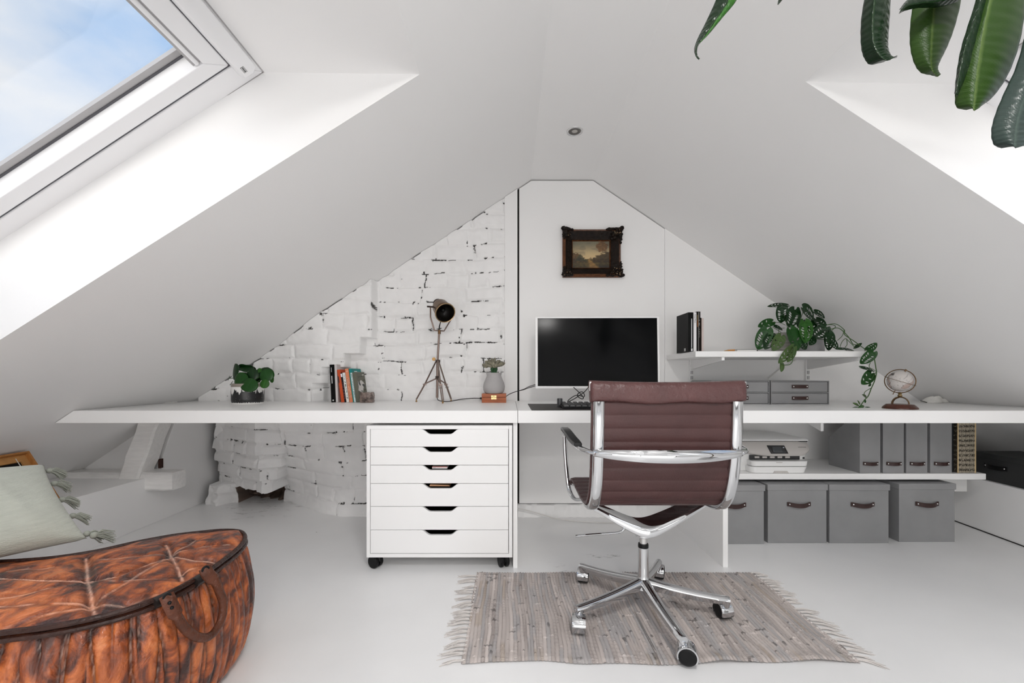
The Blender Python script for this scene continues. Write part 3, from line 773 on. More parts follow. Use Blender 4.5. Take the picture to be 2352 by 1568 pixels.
# black box on the right ledge
t = thing('storage_box', 'dark charcoal box with black strap on the right ledge', 'storage box', (2.86, 2.26, .293))
DKBOX = mat('charcoal_card', (.035, .036, .036), .7, var=.1, vscale=8)
a0 = Vector((2.655, 1.95, .2935)); 
def bx(u, v, z): return Vector((2.652 + v + (u - 1.9) * .115, u, z))
m = MB(); m.hexa([bx(1.9, 0, .2935), bx(2.49, 0, .2935), bx(2.49, .26, .2935), bx(1.9, .26, .2935)], [bx(1.9, 0, .42), bx(2.49, 0, .42), bx(2.49, .26, .42), bx(1.9, .26, .42)]); m.build('body', DKBOX, t, bevel=.002)
m = MB(); m.hexa([bx(1.896, -.004, .418), bx(2.494, -.004, .418), bx(2.494, .262, .418), bx(1.896, .262, .418)], [bx(1.896, -.004, .447), bx(2.494, -.004, .447), bx(2.494, .262, .447), bx(1.896, .262, .447)]); m.build('lid', DKBOX, t, bevel=.002)
strap('handle', t, bx(2.375, 0, .378), (.115, 1, 0), (-1, .115, 0), L=.125, h=.024, bow=.016, sag=.003, m=BLACK)

# desk-top drawer units
def drawer_unit(x0, label):
    Yf = 2.36; w_ = .322; h_ = .131; z = ZT
    t = thing('drawer_unit', label, 'drawer box', (x0 + w_ / 2, Yf + .13, z), 'grey two-drawer card boxes on the desk')
    m = MB(); th = .004; y1 = Yf + .255
    for a, b in (((x0, Yf, z), (x0 + th, y1, z + h_)), ((x0 + w_ - th, Yf, z), (x0 + w_, y1, z + h_)), ((x0 + th, Yf, z + h_ - th), (x0 + w_ - th, y1, z + h_)),
                 ((x0 + th, Yf, z), (x0 + w_ - th, y1, z + th)), ((x0 + th, Yf, z + h_ / 2 - th / 2), (x0 + w_ - th, y1, z + h_ / 2 + th / 2)), ((x0 + th, y1 - th, z + th), (x0 + w_ - th, y1, z + h_ - th))):
        m.box(a, b)
    m.build('case', GREYBOX, t, merge=False)
    for k in (0, 1):
        zz = z + th + .0015 + k * (h_ / 2 - th / 2)
        d = MB(); d.box((x0 + th + .0025, Yf + .004, zz), (x0 + w_ - th - .0025, y1 - .01, zz + h_ / 2 - th * 1.5 - .0035)); dd = d.build('drawer', GREYBOX, t, bevel=.001)
        strap('handle', dd, (x0 + w_ / 2, Yf + .004, zz + .030), (1, 0, 0), (0, -1, 0), L=.090, h=.019, bow=.006, sag=0)
    return t
drawer_unit(PX(1771, 2.36), 'grey two-drawer box at the right, below the trailing plant')
drawer_unit(PX(1767.5, 2.36) - .322, 'grey two-drawer box mostly hidden behind the chair back')

# ================================================================ printer
PW = mat('printer_white', (.80, .80, .795), .35); PG = mat('printer_warm_grey', (.50, .475, .455), .4); PD = mat('printer_dark', (.02, .02, .022), .3)
pr = thing('printer', 'white inkjet printer with small black touchscreen on the low shelf', 'printer', (1.44, 2.5, LZ))
px1_, px0_ = 1.668, 1.205; zf_ = LZ
m = MB()
def rr(x0, x1, y0, y1, r, n=6):
    pts = []
    for cx, cy, a0 in ((x1 - r, y0 + r, -PI / 2), (x1 - r, y1 - r, 0), (x0 + r, y1 - r, PI / 2), (x0 + r, y0 + r, PI)):
        for k in range(n + 1): pts.append((cx + r * math.cos(a0 + k / n * PI / 2), cy + r * math.sin(a0 + k / n * PI / 2)))
    return pts
def layer(pts, z): return [Vector((x, y, z)) for x, y in pts]
# main body narrows to the base
m.loft([layer(rr(1.235, 1.615, 2.372, 2.70, .03), zf_), layer(rr(1.218, 1.640, 2.366, 2.70, .035), zf_ + .055), layer(rr(1.207, 1.664, 2.362, 2.70, .04), zf_ + .108)])
m.build('body', PW, pr, bevel=.003)
m = MB()  # sloping grey control panel
secs = []
for k in range(17):
    u = k / 16
    z = zf_ + .163 - .075 * u; y = 2.372 - .036 * math.sin(u * PI * .62) 
    ins = 0 if u < .4 else .16 * ((u - .4) / .6) ** 2.2
    secs.append((z, y, ins))
front = []
n = 20
rows = []
for z, y, ins in secs:
    row = []
    for j in range(n + 1):
        v = j / n; x = px0_ + .002 + ins + (px1_ - px0_ - .004 - ins * 1.2) * v
        e = (abs(2 * v - 1)) ** 8 * .03
        row.append(Vector((x, y + e, z)))
    rows.append(row + [Vector((q.x, 2.46, q.z)) for q in row[::-1]])
m.loft(rows); m.build('control_panel', PG, pr, ang=50)
m = MB(); m.loft([layer(rr(px0_, px1_ - .006, 2.370, 2.70, .012), zf_ + .166), layer(rr(px0_, px1_ - .006, 2.368, 2.70, .014), zf_ + .172), layer(rr(px0_ + .004, px1_ - .014, 2.376, 2.69, .014), zf_ + .178)])
m.build('scanner_lid', PW, pr, bevel=.001)
MB().box((px0_ + .004, 2.374, zf_ + .160), (px1_ - .012, 2.69, zf_ + .167)).build('lid_gap', PD, pr)
def onp(px, py, off=0):
    # point on the control panel seen at px,py
    y = 2.36
    for _ in range(12):
        u = (zf_ + .163 - PZ(py, y)) / .075
        y = 2.372 - .036 * math.sin(max(0, min(1, u)) * PI * .62) - .0014 - off
    return P(px, py, y)
def panel_patch(name, q, off, m_, par):
    n_ = 8; V = []
    for a in range(n_ + 1):
        for b in range(n_ + 1):
            u, v = a / n_, b / n_
            x = (q[0][0] * (1 - u) + q[1][0] * u) * (1 - v) + (q[3][0] * (1 - u) + q[2][0] * u) * v
            y = (q[0][1] * (1 - u) + q[1][1] * u) * (1 - v) + (q[3][1] * (1 - u) + q[2][1] * u) * v
            V.append(onp(x, y, off))
    return mesh_obj(name, V, grid_faces(n_ + 1, n_ + 1), m_, par, solid=.0012, recalc=False)
scr = panel_patch('touchscreen', [(1761, 1022.5), (1801, 1022.5), (1811, 1041.5), (1771, 1041.5)], .0004, PD, pr)
panel_patch('display', [(1772, 1025.5), (1794, 1025.5), (1801, 1039.5), (1778, 1039.5)], .0012, mat('display_grey', (.05, .055, .06), .2), scr)
panel_patch('home_icon', [(1798, 1026.5), (1801, 1026.5), (1801.5, 1028.5), (1798.5, 1028.5)], .0012, mat('icon_white', (.7, .72, .8), .4), scr)
m = MB(); m.box((1.325, 2.355, zf_ + .066), (1.600, 2.40, zf_ + .090)); sl = m.build('paper_slot', PD, pr)
m = MB()
for k in range(5): m.box((1.35 + k * .042, 2.351, zf_ + .074), (1.375 + k * .042, 2.3555, zf_ + .084))
m.build('slot_rollers', PG, pr)
m = MB(); m.loft([layer(rr(1.317, 1.622, 2.318, 2.42, .022), zf_ + .036), layer(rr(1.314, 1.626, 2.314, 2.42, .024), zf_ + .064)]); m.build('output_tray', PW, pr, bevel=.002)
m = MB(); m.loft([layer(rr(1.310, 1.606, 2.310, 2.42, .028), zf_ + .001), layer(rr(1.306, 1.620, 2.308, 2.42, .03), zf_ + .034)]); tr = m.build('paper_tray', PW, pr, bevel=.002)
m = MB(); m.prism([(1.425, zf_ + .0005), (1.510, zf_ + .0005), (1.500, zf_ + .0125), (1.432, zf_ + .0125)], 'y', 2.3065, 2.32); m.build('tray_grip', PG, tr)
MB().box((1.445, 2.3125, zf_ + .056), (1.478, 2.3145, zf_ + .059)).build('tray_mark', PG, pr)
m = MB(); m.tube([(1.262, 2.371, zf_ + .074), (1.262, 2.3655, zf_ + .074)], .026, 28); m.build('round_cover', PW, pr, bevel=.001)
MB().box((1.246, 2.3635, zf_ + .075), (1.249, 2.368, zf_ + .092)).build('cover_slit', PD, pr)
MB().box((1.624, 2.3625, zf_ + .068), (1.632, 2.372, zf_ + .077)).build('usb_port', PD, pr)
m = MB()
for k in range(6): m.box((1.355 + k * .0085, 2.58, zf_ + .1778), (1.361 + k * .0085, 2.588, zf_ + .1784))
m.build('lid_marks', PG, pr)
m = MB()
for k in range(7):
    a = onp(1834 + k * 2.6, 1026.6); m.box((a.x, a.y - .0004, a.z - .0012), (a.x + .0045, a.y + .003, a.z + .0012))
m.build('panel_marks', mat('print_dark_grey', (.2, .19, .18), .5), pr)

# ================================================================ monitor
mon = thing('monitor', 'large white-framed monitor with dark screen on the desk', 'monitor', (.50, 2.44, ZT))
SCR = mat('black_screen', (.001, .0013, .0017), .12, spec=.16)
mc = P(1371.5, 809.5, 2.43)
Mm = Matrix.Translation(mc) @ Matrix.Rotation(math.radians(-1.5), 4, 'Z') @ Matrix.Rotation(math.radians(-2.5), 4, 'X')
mw, mh, bz = .3505, .2045, .012
m = MB()
m.box((-mw, -.004, -mh), (mw, .012, -mh + .0135), 0, Mm); m.box((-mw, -.004, mh - .0075), (mw, .012, mh), 0, Mm)
m.box((-mw, -.004, -mh + .0135), (-mw + .0125, .012, mh - .0075), 0, Mm); m.box((mw - .0100, -.004, -mh + .0135), (mw, .012, mh - .0075), 0, Mm)
m.build('bezel', WHITE, mon, bevel=.001, merge=False)
MB().box((-mw + .0125, .001, -mh + .0135), (mw - .01, .006, mh - .0075), 0, Mm).build('screen', SCR, mon)
m = MB(); m.box((-mw, .012, -mh), (mw, .024, mh), 0, Mm); m.box((-.22, .024, -.13), (.22, .050, .12), 0, Mm); m.build('back_shell', WHITE, mon, bevel=.006, merge=False)
nk = MB(); nk.loft([[Vector(p) for p in ((.47, 2.505, ZT + .012), (.55, 2.505, ZT + .012), (.55, 2.53, ZT + .012), (.47, 2.53, ZT + .012))], [Vector(p) for p in ((.48, 2.485, .95), (.54, 2.485, .95), (.54, 2.50, .95), (.48, 2.50, .95))]])
nk.build('stand_neck', WHITE, mon, bevel=.003)
b = MB(); b.loft([[Vector((.50 + rx * math.cos(a), 2.505 + ry * math.sin(a), z)) for a in [2 * PI * k / 40 for k in range(40)]] for rx, ry, z in ((.135, .10, ZT), (.14, .105, ZT + .004), (.135, .10, ZT + .010), (.05, .04, ZT + .014))])
b.build('stand_base', WHITE, mon)
CABLE = mat('black_cable', (.01, .01, .01), .5)
YC = 2.405
kn = [P(*p) for p in ((1314, 886, 2.43), (1326, 897, YC), (1335, 906, YC - .006), (1340, 913, YC + .004), (1337, 916, YC), (1329, 912, YC - .004), (1326, 907, YC + .004), (1331, 901, YC - .004), (1338, 900, YC), (1342, 906, YC + .005), (1341, 911, YC), (1334, 909, YC - .005), (1322, 908, YC), (1310, 915, YC), (1304, 921, YC), (1308, 921, YC - .004), (1320, 915, YC - .003), (1332, 907, YC - .007), (1341, 901, YC - .003), (1350, 891, YC + .005), (1352, 885, 2.43))]
m = MB(); m.tube(catmull(kn, 6), .0024, 8); m.build('knotted_cable', CABLE, mon)
for dy in (0, 3.2):
    pts = [P(1229, 883 + dy, 2.46), P(1214, 888 + dy * .8, 2.52), P(1202, 894 + dy * .3, 2.58), P(1185, 899, 2.60), P(1170, 905, 2.62), P(1160, 912, 2.63)]
    m = MB(); m.tube(catmull(pts, 8), .0022, 8); m.build('power_cable', CABLE, mon)
# ---- desk mat and keyboard
m = MB(); m.prism([(.100, 1.950), (.80, 1.950), (.80, 2.385), (.100, 2.385)], 'z', ZT, ZT + .0025)
tag(m.build('desk_mat', mat('dark_wood_look_mat', (.045, .040, .039), .5, spec=.3, var=.25, vscale=8, stretch=(1, 9, 1)), bevel=.0008), 'dark grey desk mat in front of the monitor', 'desk mat')
kb = thing('keyboard', 'black keyboard with a round end post on the desk mat', 'keyboard', (.47, 2.1, ZT + .0025))
z0 = ZT + .0028
m = MB(); m.prism([(2.02, z0 + .001), (2.165, z0 + .001), (2.165, z0 + .018), (2.02, z0 + .009)], 'x', .252, .69); m.build('case', BLACK, kb, bevel=.002)
m = MB()
for r_ in range(5):
    for c_ in range(15):
        y = 2.028 + r_ * .027; x = .258 + c_ * .0287; z = z0 + .0095 + (y - 2.02) * .062
        m.hexa([Vector((x, y, z)), Vector((x + .0245, y, z)), Vector((x + .0245, y + .0225, z + .0014)), Vector((x, y + .0225, z + .0014))],
               [Vector((x + .003, y + .003, z + .0075)), Vector((x + .0215, y + .003, z + .0075)), Vector((x + .0215, y + .0195, z + .009)), Vector((x + .003, y + .0195, z + .009))])
m.build('keys', mat('key_black', (.018, .018, .019), .3), kb, merge=False)
m = MB(); m.lathe([(.0001, 0), (.0135, 0), (.0135, .040), (.012, .0425), (.0001, .0425)], (.250, 2.135, z0 + .0005), 28); m.build('round_post', mat('post_grey', (.035, .035, .038), .3), kb)
m = MB(); m.tube([(.250, 2.135, z0 + .008), (.258, 2.06, z0 + .006)], .006, 10); m.build('post_arm', BLACK, kb)

# ================================================================ white floor cable
pts = [P(1188, 1167, 2.66), P(1215, 1173, 2.655), P(1250, 1183, 2.65), P(1280, 1191, 2.61), P(1330, 1197, 2.58), P(1380, 1200.5, 2.565), P(1430, 1201, 2.56), P(1500, 1203, 2.545)]
pts = [Vector((p.x, p.y, max(p.z, .004))) for p in pts]
m = MB(); m.tube(catmull(pts, 8), .0035, 8)
tag(m.build('cable', mat('white_cable', (.66, .64, .62), .4)), 'thin white cable lying on the floor under the desk', 'cable')
# ================================================================ woven rag rug
def rug():
    t = thing('rug', 'grey woven rag rug with pale fringes under the chair', 'rug', (.47, 1.615, 0))
    x0, x1, ya, yb = -.147, 1.086, 1.312, 1.914
    nx, ny = 780, 350
    u = np.linspace(0, 1, nx); v = np.linspace(0, 1, ny)
    U, V = np.meshgrid(u, v, indexing='ij')
    ph = U * 104 + (vnoise(U * 14, V * 2.6, 1) - .5) * 1.5 + (vnoise(U * 30, V * 8, 2) - .5) * .35
    rib = np.abs(np.sin(ph * PI)) ** .42
    stitch = np.sin(V * 2 * PI * 95 + np.floor(ph) * 1.7) * .5 + .5
    smask = sstep(.45, .65, vnoise(np.floor(ph) * .77, V * 4, 6))
    knots = sstep(.80, .90, vnoise(U * 70, V * 42, 9))
    Z = .0035 + .0044 * rib + .0009 * stitch * smask * rib + .003 * knots
    edge = sstep(0, .025, V) * sstep(1, .975, V)
    Z = Z * (.5 + .5 * edge)
    wav = (np.sin(ph * PI) ** 2) * .0042
    fr = np.sin(U * 9) * .006 + (vnoise(U * 10, V * 0, 5) - .5) * .012
    X = x0 + (x1 - x0) * U + (vnoise(U * 2, V * 3, 12) - .5) * .008 + np.where(U > .5, -.010 * (1 - V), 0)
    Yv = ya + (yb - ya) * V + (1 - V) * (fr - wav * (V < .02)) + V * (-fr * .3 + wav * (V > .98))
    # lift of the front hem to the right of the chair
    Z = Z + .010 * np.exp(-((U - .66) / .05) ** 2) * sstep(.10, 0, V) + .006 * np.exp(-((U - .90) / .06) ** 2) * sstep(.08, 0, V)
    rs = np.random.RandomState(4)
    k = np.floor(ph).astype(int) % 128
    base = rs.rand(128)[k]; seg = vnoise(np.floor(ph) * 3.7, V * 5, 14)
    c1 = np.array([.37, .325, .305]); c2 = np.array([.66, .59, .555]); c3 = np.array([.36, .36, .37])
    w = (base * .5 + seg * .5)[..., None]
    col = c1 * (1 - w) + c2 * w
    col = col * (1 - .30 * (smask * (stitch < .32) * (rib > .5)))[..., None]
    g = sstep(.55, .7, vnoise(np.floor(ph) * 1.3 + 50, V * 3, 17))[..., None]
    col = col * (1 - g * .55) + c3 * g * .55
    br = (sstep(.85, .9, vnoise(np.floor(ph) * 2.1 + 9, V * 2.6 + 3, 19)))[..., None]
    col = col * (1 - br * .35) + np.array([.30, .22, .13]) * br * .35
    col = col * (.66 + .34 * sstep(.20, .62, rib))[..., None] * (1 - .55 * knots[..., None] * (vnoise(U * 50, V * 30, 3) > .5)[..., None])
    cols = np.concatenate([col, np.ones((nx, ny, 1))], -1)
    vs = np.stack([X, Yv, Z], -1).reshape(-1, 3)
    m = mat('rag_weave', (1, 1, 1), .9, attr='Col', bump=.3, bscale=500)
    fs = grid_faces(nx, ny)
    # hem skirt to the floor
    o = mesh_obj('woven_field', vs, fs, m, t, cols=cols.reshape(-1, 4), ang=180, recalc=False, merge=False)
    # hem: small rolled loops along front and back edges
    # fringes
    FR = mat('fringe_cotton', (.62, .585, .56), .9)
    r = rnd(3)
    for side in (0, 1):
        b = MB(); n = 25
        for i in range(n):
            vv = (i + .5) / n + r.uniform(-.008, .008)
            if r.random() < .06: continue
            y = ya + (yb - ya) * vv; xe_ = x0 + .004 if side == 0 else x1 - .006 - .010 * (1 - vv)
            sgn = -1 if side == 0 else 1
            L = r.uniform(.055, .085); dr = r.uniform(-.25, .15) - (.25 * (1 - vv) if side == 0 else .25 * (1 - vv))
            for k in range(9):
                a = dr + r.uniform(-.16, .16); l = L * r.uniform(.75, 1.1); zz = r.uniform(.002, .006)
                p0 = Vector((xe_, y + r.uniform(-.004, .004), .005))
                p1 = p0 + Vector((sgn * l * .45, a * l * .3, zz - .004 + r.uniform(0, .003))); p2 = p0 + Vector((sgn * l, a * l, -.0035))
                b.tube(catmull([p0, p1, p2], 4), [.0016, .0016, .0016, .0015, .0015, .0014, .0013, .0011, .0008], 5)
            b.sphere((xe_, y, .006), .0045, 6, 0, (1.2, 1, .8))
        b.build('fringe', FR, t, merge=False)
rug()
RZ = .0095

# ================================================================ office chair
CX, CY = .497, 1.589
ch = thing('office_chair', 'brown leather office chair with polished chrome frame on the rug', 'chair', (CX, CY, 0))
prof = [(1.350, .858), (1.352, .80), (1.356, .72), (1.364, .64), (1.375, .575), (1.390, .525), (1.411, .487), (1.443, .459), (1.49, .445), (1.56, .442), (1.66, .446), (1.75, .452), (1.80, .449), (1.825, .434), (1.832, .418)]
pl = catmull([(y, z, 0) for y, z in prof], 40)
# arc-length resample
acc = [0]
for a, b in zip(pl, pl[1:]): acc.append(acc[-1] + (b - a).length)
TOT = acc[-1]
def pat(s):
    s = max(0, min(TOT - 1e-6, s))
    import bisect
    i = min(len(pl) - 2, bisect.bisect_right(acc, s) - 1); f = (s - acc[i]) / (acc[i + 1] - acc[i])
    q = pl[i].lerp(pl[i + 1], f); d = (pl[i + 1] - pl[i]).normalized()
    return q.x, q.y, d.x, d.y
def off(s, n):
    y, z, dy, dz_ = pat(s); return (y + (-dz_) * -n * 1.0, z + dy * -n)   # n>0: towards the rear / underside
def sheet(s0, s1, name):
    N_ = int((s1 - s0) / .0028); K = 26; secs = []
    for i in range(N_ + 1):
        s = s0 + (s1 - s0) * i / N_
        f = abs(math.sin(PI * (s - .012) / .0425)) ** .5
        front = []; rear = []
        for k in range(K + 1):
            u = -1 + 2 * k / K; x = CX + u * .2395
            ed = 1 - .55 * max(0, (abs(u) - .93) / .07) ** 2
            tt = (.0042 + .0042 * f) * ed + .0012
            y, z = off(s, tt); rear.append(Vector((x, y, z)))
            y, z = off(s, -tt); front.append(Vector((x, y, z)))
        secs.append(rear + front[::-1])
    m = MB(); m.loft(secs); return m.build(name, LEATHER, ch, ang=60)
sB = next(s for s in [i * .002 for i in range(1000)] if pat(s)[0] > 1.50)
sheet(.004, sB, 'backrest'); sheet(sB + .0005, TOT - .002, 'seat')
# padded head roll
hr = MB(); secs = []
NX = 60
for i in range(NX + 1):
    u = -1 + 2 * i / NX; x = CX + u * .2445
    e = 1 - .35 * max(0, (abs(u) - .95) / .05) ** 2
    low = .8045 - .006 * math.cos(u * PI / 2) + .003 * math.sin(u * 7)
    top = .869 - .0035 * math.cos(u * PI / 2) + .002 * (u * u)
    loop = []
    for k in range(26):
        a = 2 * PI * k / 26
        c, s = math.cos(a), math.sin(a)
        yy = 1.350 - .0215 * e * (abs(c) ** .75) * (1 if c > 0 else -1) + .004 * s
        zz = (top + low) / 2 + (top - low) / 2 * (abs(s) ** .55) * (1 if s > 0 else -1)
        if c > 0: zz -= 0
        loop.append(Vector((x, yy, zz)))
    secs.append(loop)
hr.loft(secs)
LEAT2 = mat('creased_leather', (.088, .037, .0355), .36, spec=.5, bump=.15, bscale=200, bdetail=6, var=.12, vscale=10, bump2=[(.45, 34, 3, (1.8, 1, .6))])
hr.build('head_roll', LEAT2, ch, ang=60)
for sx in (-1, 1):
    m = MB(); m.tube([Vector((CX + sx * .2432, 1.345, .838)), Vector((CX + sx * .2432, 1.345, .8665))], .0052, 10); m.build('rail_end', CHROME, ch)
# side rails
def rail(sx):
    secs = []; s = .052
    while s < TOT - .012:
        y, z, dy, dz_ = pat(s)
        n = Vector((0, dz_, -dy)); 
        n = Vector((0, -(-dz_), -dy))
        yo, zo = off(s, .012)
        d = Vector((0, yo - y, zo - z)).normalized()
        c = Vector((CX + sx * .217, y, z)) + d * .0085
        pts = []
        for wx, dn in ((-.0165, 0), (-.0170, .008), (-.0150, .0125), (-.008, .0150), (.004, .0155), (.013, .0135), (.0170, .009), (.0175, 0)):
            pts.append(c + Vector((wx * sx, 0, 0)) + d * dn)
        secs.append(pts); s += .008
    m = MB(); m.loft(secs); return m.build('side_rail', CHROME, ch, ang=50)
rail(-1); rail(1)
# horizontal back bar
secs = []
for i in range(49):
    u = -1 + 2 * i / 48; x = CX + u * .236
    y = 1.352 - .052 * (1 - u * u) ** .8 - .012; hgt = .0100 + .0100 * (1 - abs(u) ** 2.2); z = .643 - .003 * (1 - u * u)
    secs.append([Vector((x, y + .010, z - hgt * .9)), Vector((x, y + .002, z - hgt)), Vector((x, y - .003, z - hgt * .55)), Vector((x, y - .0045, z)), Vector((x, y - .003, z + hgt * .6)), Vector((x, y + .003, z + hgt)), Vector((x, y + .010, z + hgt * .85)), Vector((x, y + .009, z))])
m = MB(); m.loft(secs); m.build('back_bar', CHROME, ch, ang=55)
# arms
def arm(sx):
    def q(dx, y, z): return (CX + sx * dx, y, z)
    path = catmull([q(.228, 1.342, .643), q(.250, 1.362, .645), q(.267, 1.41, .648), q(.2725, 1.50, .653), q(.273, 1.62, .658), q(.273, 1.715, .661), q(.2725, 1.748, .650), q(.271, 1.757, .62), q(.267, 1.757, .54), q(.260, 1.754, .46), q(.254, 1.742, .420), q(.246, 1.708, .402), q(.236, 1.66, .404), q(.222, 1.60, .425)], 6)
    n = len(path)
    r = []
    for i in range(n):
        t = i / (n - 1)
        r.append(.0135 if t < .10 else (.0145 if t < .36 else (.0145 - .0055 * min(1, (t - .36) / .1))))
    T, U = frames(path, False)
    secs = []
    for i in range(n):
        up = Vector((sx, 0, 0)); up = (up - T[i] * up.dot(T[i])).normalized(); w_ = T[i].cross(up)
        fl = .55 if i / n < .4 else .75
        secs.append([path[i] + (up * math.cos(a) + w_ * math.sin(a) * fl) * r[i] for a in [2 * PI * k / 12 for k in range(12)]])
    m = MB(); m.loft(secs); a = m.build('armrest', CHROME, ch, ang=60)
    p2 = MB(); secs = []
    for i in range(13):
        t = i / 12; ys0 = 1.415 if sx < 0 else 1.47; y = ys0 + (1.74 - ys0) * t; z = .6485 + .0135 * min(1, t * 1.3) + .007; wd = .0175 * min(1, .75 + t * 2) * (1 if t < .95 else .9)
        c = Vector(q(.2705 + .0035 * min(1, t * 3), y, z))
        secs.append([c + Vector((dx * wd, 0, dz__)) for dx, dz__ in ((-1, -.004), (1, -.004), (1, .004), (.8, .0075), (-.8, .0075), (-1, .004))])
    p2.loft(secs); p2.build('arm_pad', mat('arm_pad_black', (.006, .006, .0065), .3, spec=.3) if sx < 0 else bpy.data.materials['arm_pad_black'], a, bevel=.002)
arm(-1); arm(1)
# curved spreader
secs = []
for i in range(41):
    u = -1 + 2 * i / 40; x = CX + u * .222; a = abs(u)
    q = math.sqrt(a * a + .035) - math.sqrt(.035); q /= (math.sqrt(1.035) - math.sqrt(.035))
    zt = .338 + .092 * q; zb_ = .296 + .118 * q
    yh = .060 - .018 * a
    zm = (zt + zb_) / 2; hh = (zt - zb_) / 2
    secs.append([Vector((x, CY - yh, zt)), Vector((x, CY - yh - .006, zm + hh * .4)), Vector((x, CY - yh - .004, zm - hh * .5)), Vector((x, CY - yh * .6, zb_)), Vector((x, CY + yh * .6, zb_)), Vector((x, CY + yh, zm)), Vector((x, CY + yh, zt)), Vector((x, CY + yh * .5, zt - .004)), Vector((x, CY - yh * .5, zt - .004))])
m = MB(); m.loft(secs); m.build('seat_spreader', CHROME, ch, ang=50)
m = MB(); m.lathe([(.0001, .286), (.022, .286), (.0285, .290), (.0285, .300), (.026, .306)], (CX, CY, 0), 32); m.build('spreader_boss', CHROME, ch)
m = MB(); m.lathe([(.0138, .24), (.0138, .292)], (CX, CY, 0), 28); m.build('gas_piston', STEEL, ch)
m = MB(); m.lathe([(.0142, .2475), (.0188, .2475), (.0192, .255), (.0180, .262), (.0142, .262)], (CX, CY, 0), 32); m.build('piston_collar', BLACK, ch)
m = MB(); m.lathe([(.030, .098), (.026, .118), (.0215, .130), (.0192, .145), (.0183, .248), (.0150, .2485)], (CX, CY, 0), 36); m.build('column', CHROME, ch)
m = MB(); m.tube(catmull([P(1447, 1206, 1.60), P(1436, 1213, 1.60), P(1420, 1222.5, 1.60), P(1370, 1226.5, 1.60), P(1322, 1230.5, 1.60)], 6), .0042, 10); m.build('height_lever', CHROME, ch)
# five-star base
def leg(deg, cdeg, name='base_leg'):
    a = math.radians(deg); d = Vector((math.cos(a), math.sin(a), 0)); n = Vector((-d.y, d.x, 0)); o = Vector((CX, CY, 0))
    secs = []
    for i in range(25):
        t = i / 24; r = .008 + .288 * t
        zt = .137 - .044 * t - .006 * math.sin(t * PI); w_ = .0185 - .0035 * t; dep = .040 - .015 * t
        if t > .96: w_ *= .9
        c = o + d * r
        secs.append([c + n * x + Vector((0, 0, z)) for x, z in ((-w_ * .62, zt - dep), (-w_, zt - dep * .45), (-w_ * .82, zt - .005), (-w_ * .45, zt), (w_ * .45, zt), (w_ * .82, zt - .005), (w_, zt - dep * .45), (w_ * .62, zt - dep))])
    m = MB(); m.loft(secs)
    tip = o + d * .2835
    m.tube([tip + Vector((0, 0, .080)), tip + Vector((0, 0, .0595))], [.0145, .0135], 16)
    l = m.build(name, CHROME, ch, ang=42, merge=False)
    # caster
    c = math.radians(cdeg); ax = Vector((math.cos(c), math.sin(c), 0)); tr_ = Vector((-ax.y, ax.x, 0))
    R_ = .0285; wc = tip + tr_ * .015; wc.z = RZ + R_
    h = MB()
    secs = []
    for k in range(17):
        g = math.radians(-35 + 235 * k / 16)
        dirv = -tr_ * math.cos(g) * -1 + Vector((0, 0, math.sin(g)))
        secs.append([wc + dirv * rr_ + ax * xx for rr_, xx in ((R_ - .002, -.0225), (R_ + .0022, -.0225), (R_ + .0036, -.015), (R_ + .0036, .015), (R_ + .0022, .0225), (R_ - .002, .0225))])
    h.loft(secs)
    h.tube([tip + Vector((0, 0, .062)), tip + Vector((0, 0, .048))], .009, 12)
    h.build('caster_hood', CHROME, l, ang=40, merge=False)
    wv = MB()
    Rm = Matrix((tr_, Vector((0, 0, 1)), ax)).transposed()
    wv.lathe([(.0001, -.0215), (.018, -.0225), (R_ - .004, -.0215), (R_, -.018), (R_, .018), (R_ - .004, .0215), (.018, .0225), (.0001, .0215)], wc, 32, 0, Rm)
    wv.build('caster_wheel', BLACK, l)
leg(276, -108); leg(348, 8); leg(60, -25); leg(132, -15); leg(204, 172)
# ================================================================ leaves
def leaf_mat(name, c1, c2, rough=.35, rib=(.25, .40, .12)):
    m = bpy.data.materials.new(name); t, N, L = nt(m); b = N['Principled BSDF']
    a = N.new('ShaderNodeAttribute'); a.attribute_name = 'Col'
    sp = N.new('ShaderNodeSeparateColor'); L.new(a.outputs['Color'], sp.inputs[0])
    n = N.new('ShaderNodeTexNoise'); n.inputs['Scale'].default_value = 25; n.inputs['Detail'].default_value = 3
    tc = N.new('ShaderNodeTexCoord'); L.new(tc.outputs['Object'], n.inputs['Vector'])
    mx = N.new('ShaderNodeMix'); mx.data_type = 'RGBA'; mx.inputs['A'].default_value = (*c1, 1); mx.inputs['B'].default_value = (*c2, 1); L.new(n.outputs['Fac'], mx.inputs['Factor'])
    m2 = N.new('ShaderNodeMix'); m2.data_type = 'RGBA'; L.new(sp.outputs[0], m2.inputs['Factor']); L.new(mx.outputs['Result'], m2.inputs['A']); m2.inputs['B'].default_value = (*rib, 1)
    L.new(m2.outputs['Result'], b.inputs['Base Color']); b.inputs['Roughness'].default_value = rough; b.inputs['Specular IOR Level'].default_value = .28
    bp = N.new('ShaderNodeBump'); bp.inputs['Strength'].default_value = .25; bp.inputs['Distance'].default_value = .003; L.new(sp.outputs[1], bp.inputs['Height']); L.new(bp.outputs['Normal'], b.inputs['Normal'])
    return m
L_DARK = leaf_mat('leaf_dark', (.003, .022, .004), (.006, .034, .006), .32, (.008, .04, .008))
L_MID = leaf_mat('leaf_mid', (.008, .050, .007), (.013, .068, .009), .34, (.016, .07, .014))
L_BRIGHT = leaf_mat('leaf_bright', (.016, .080, .008), (.024, .105, .010), .36, (.04, .14, .025))
L_PALE = leaf_mat('leaf_pale', (.045, .085, .022), (.065, .115, .032), .4, (.10, .17, .06))
STEM = mat('plant_stem', (.05, .11, .03), .5)
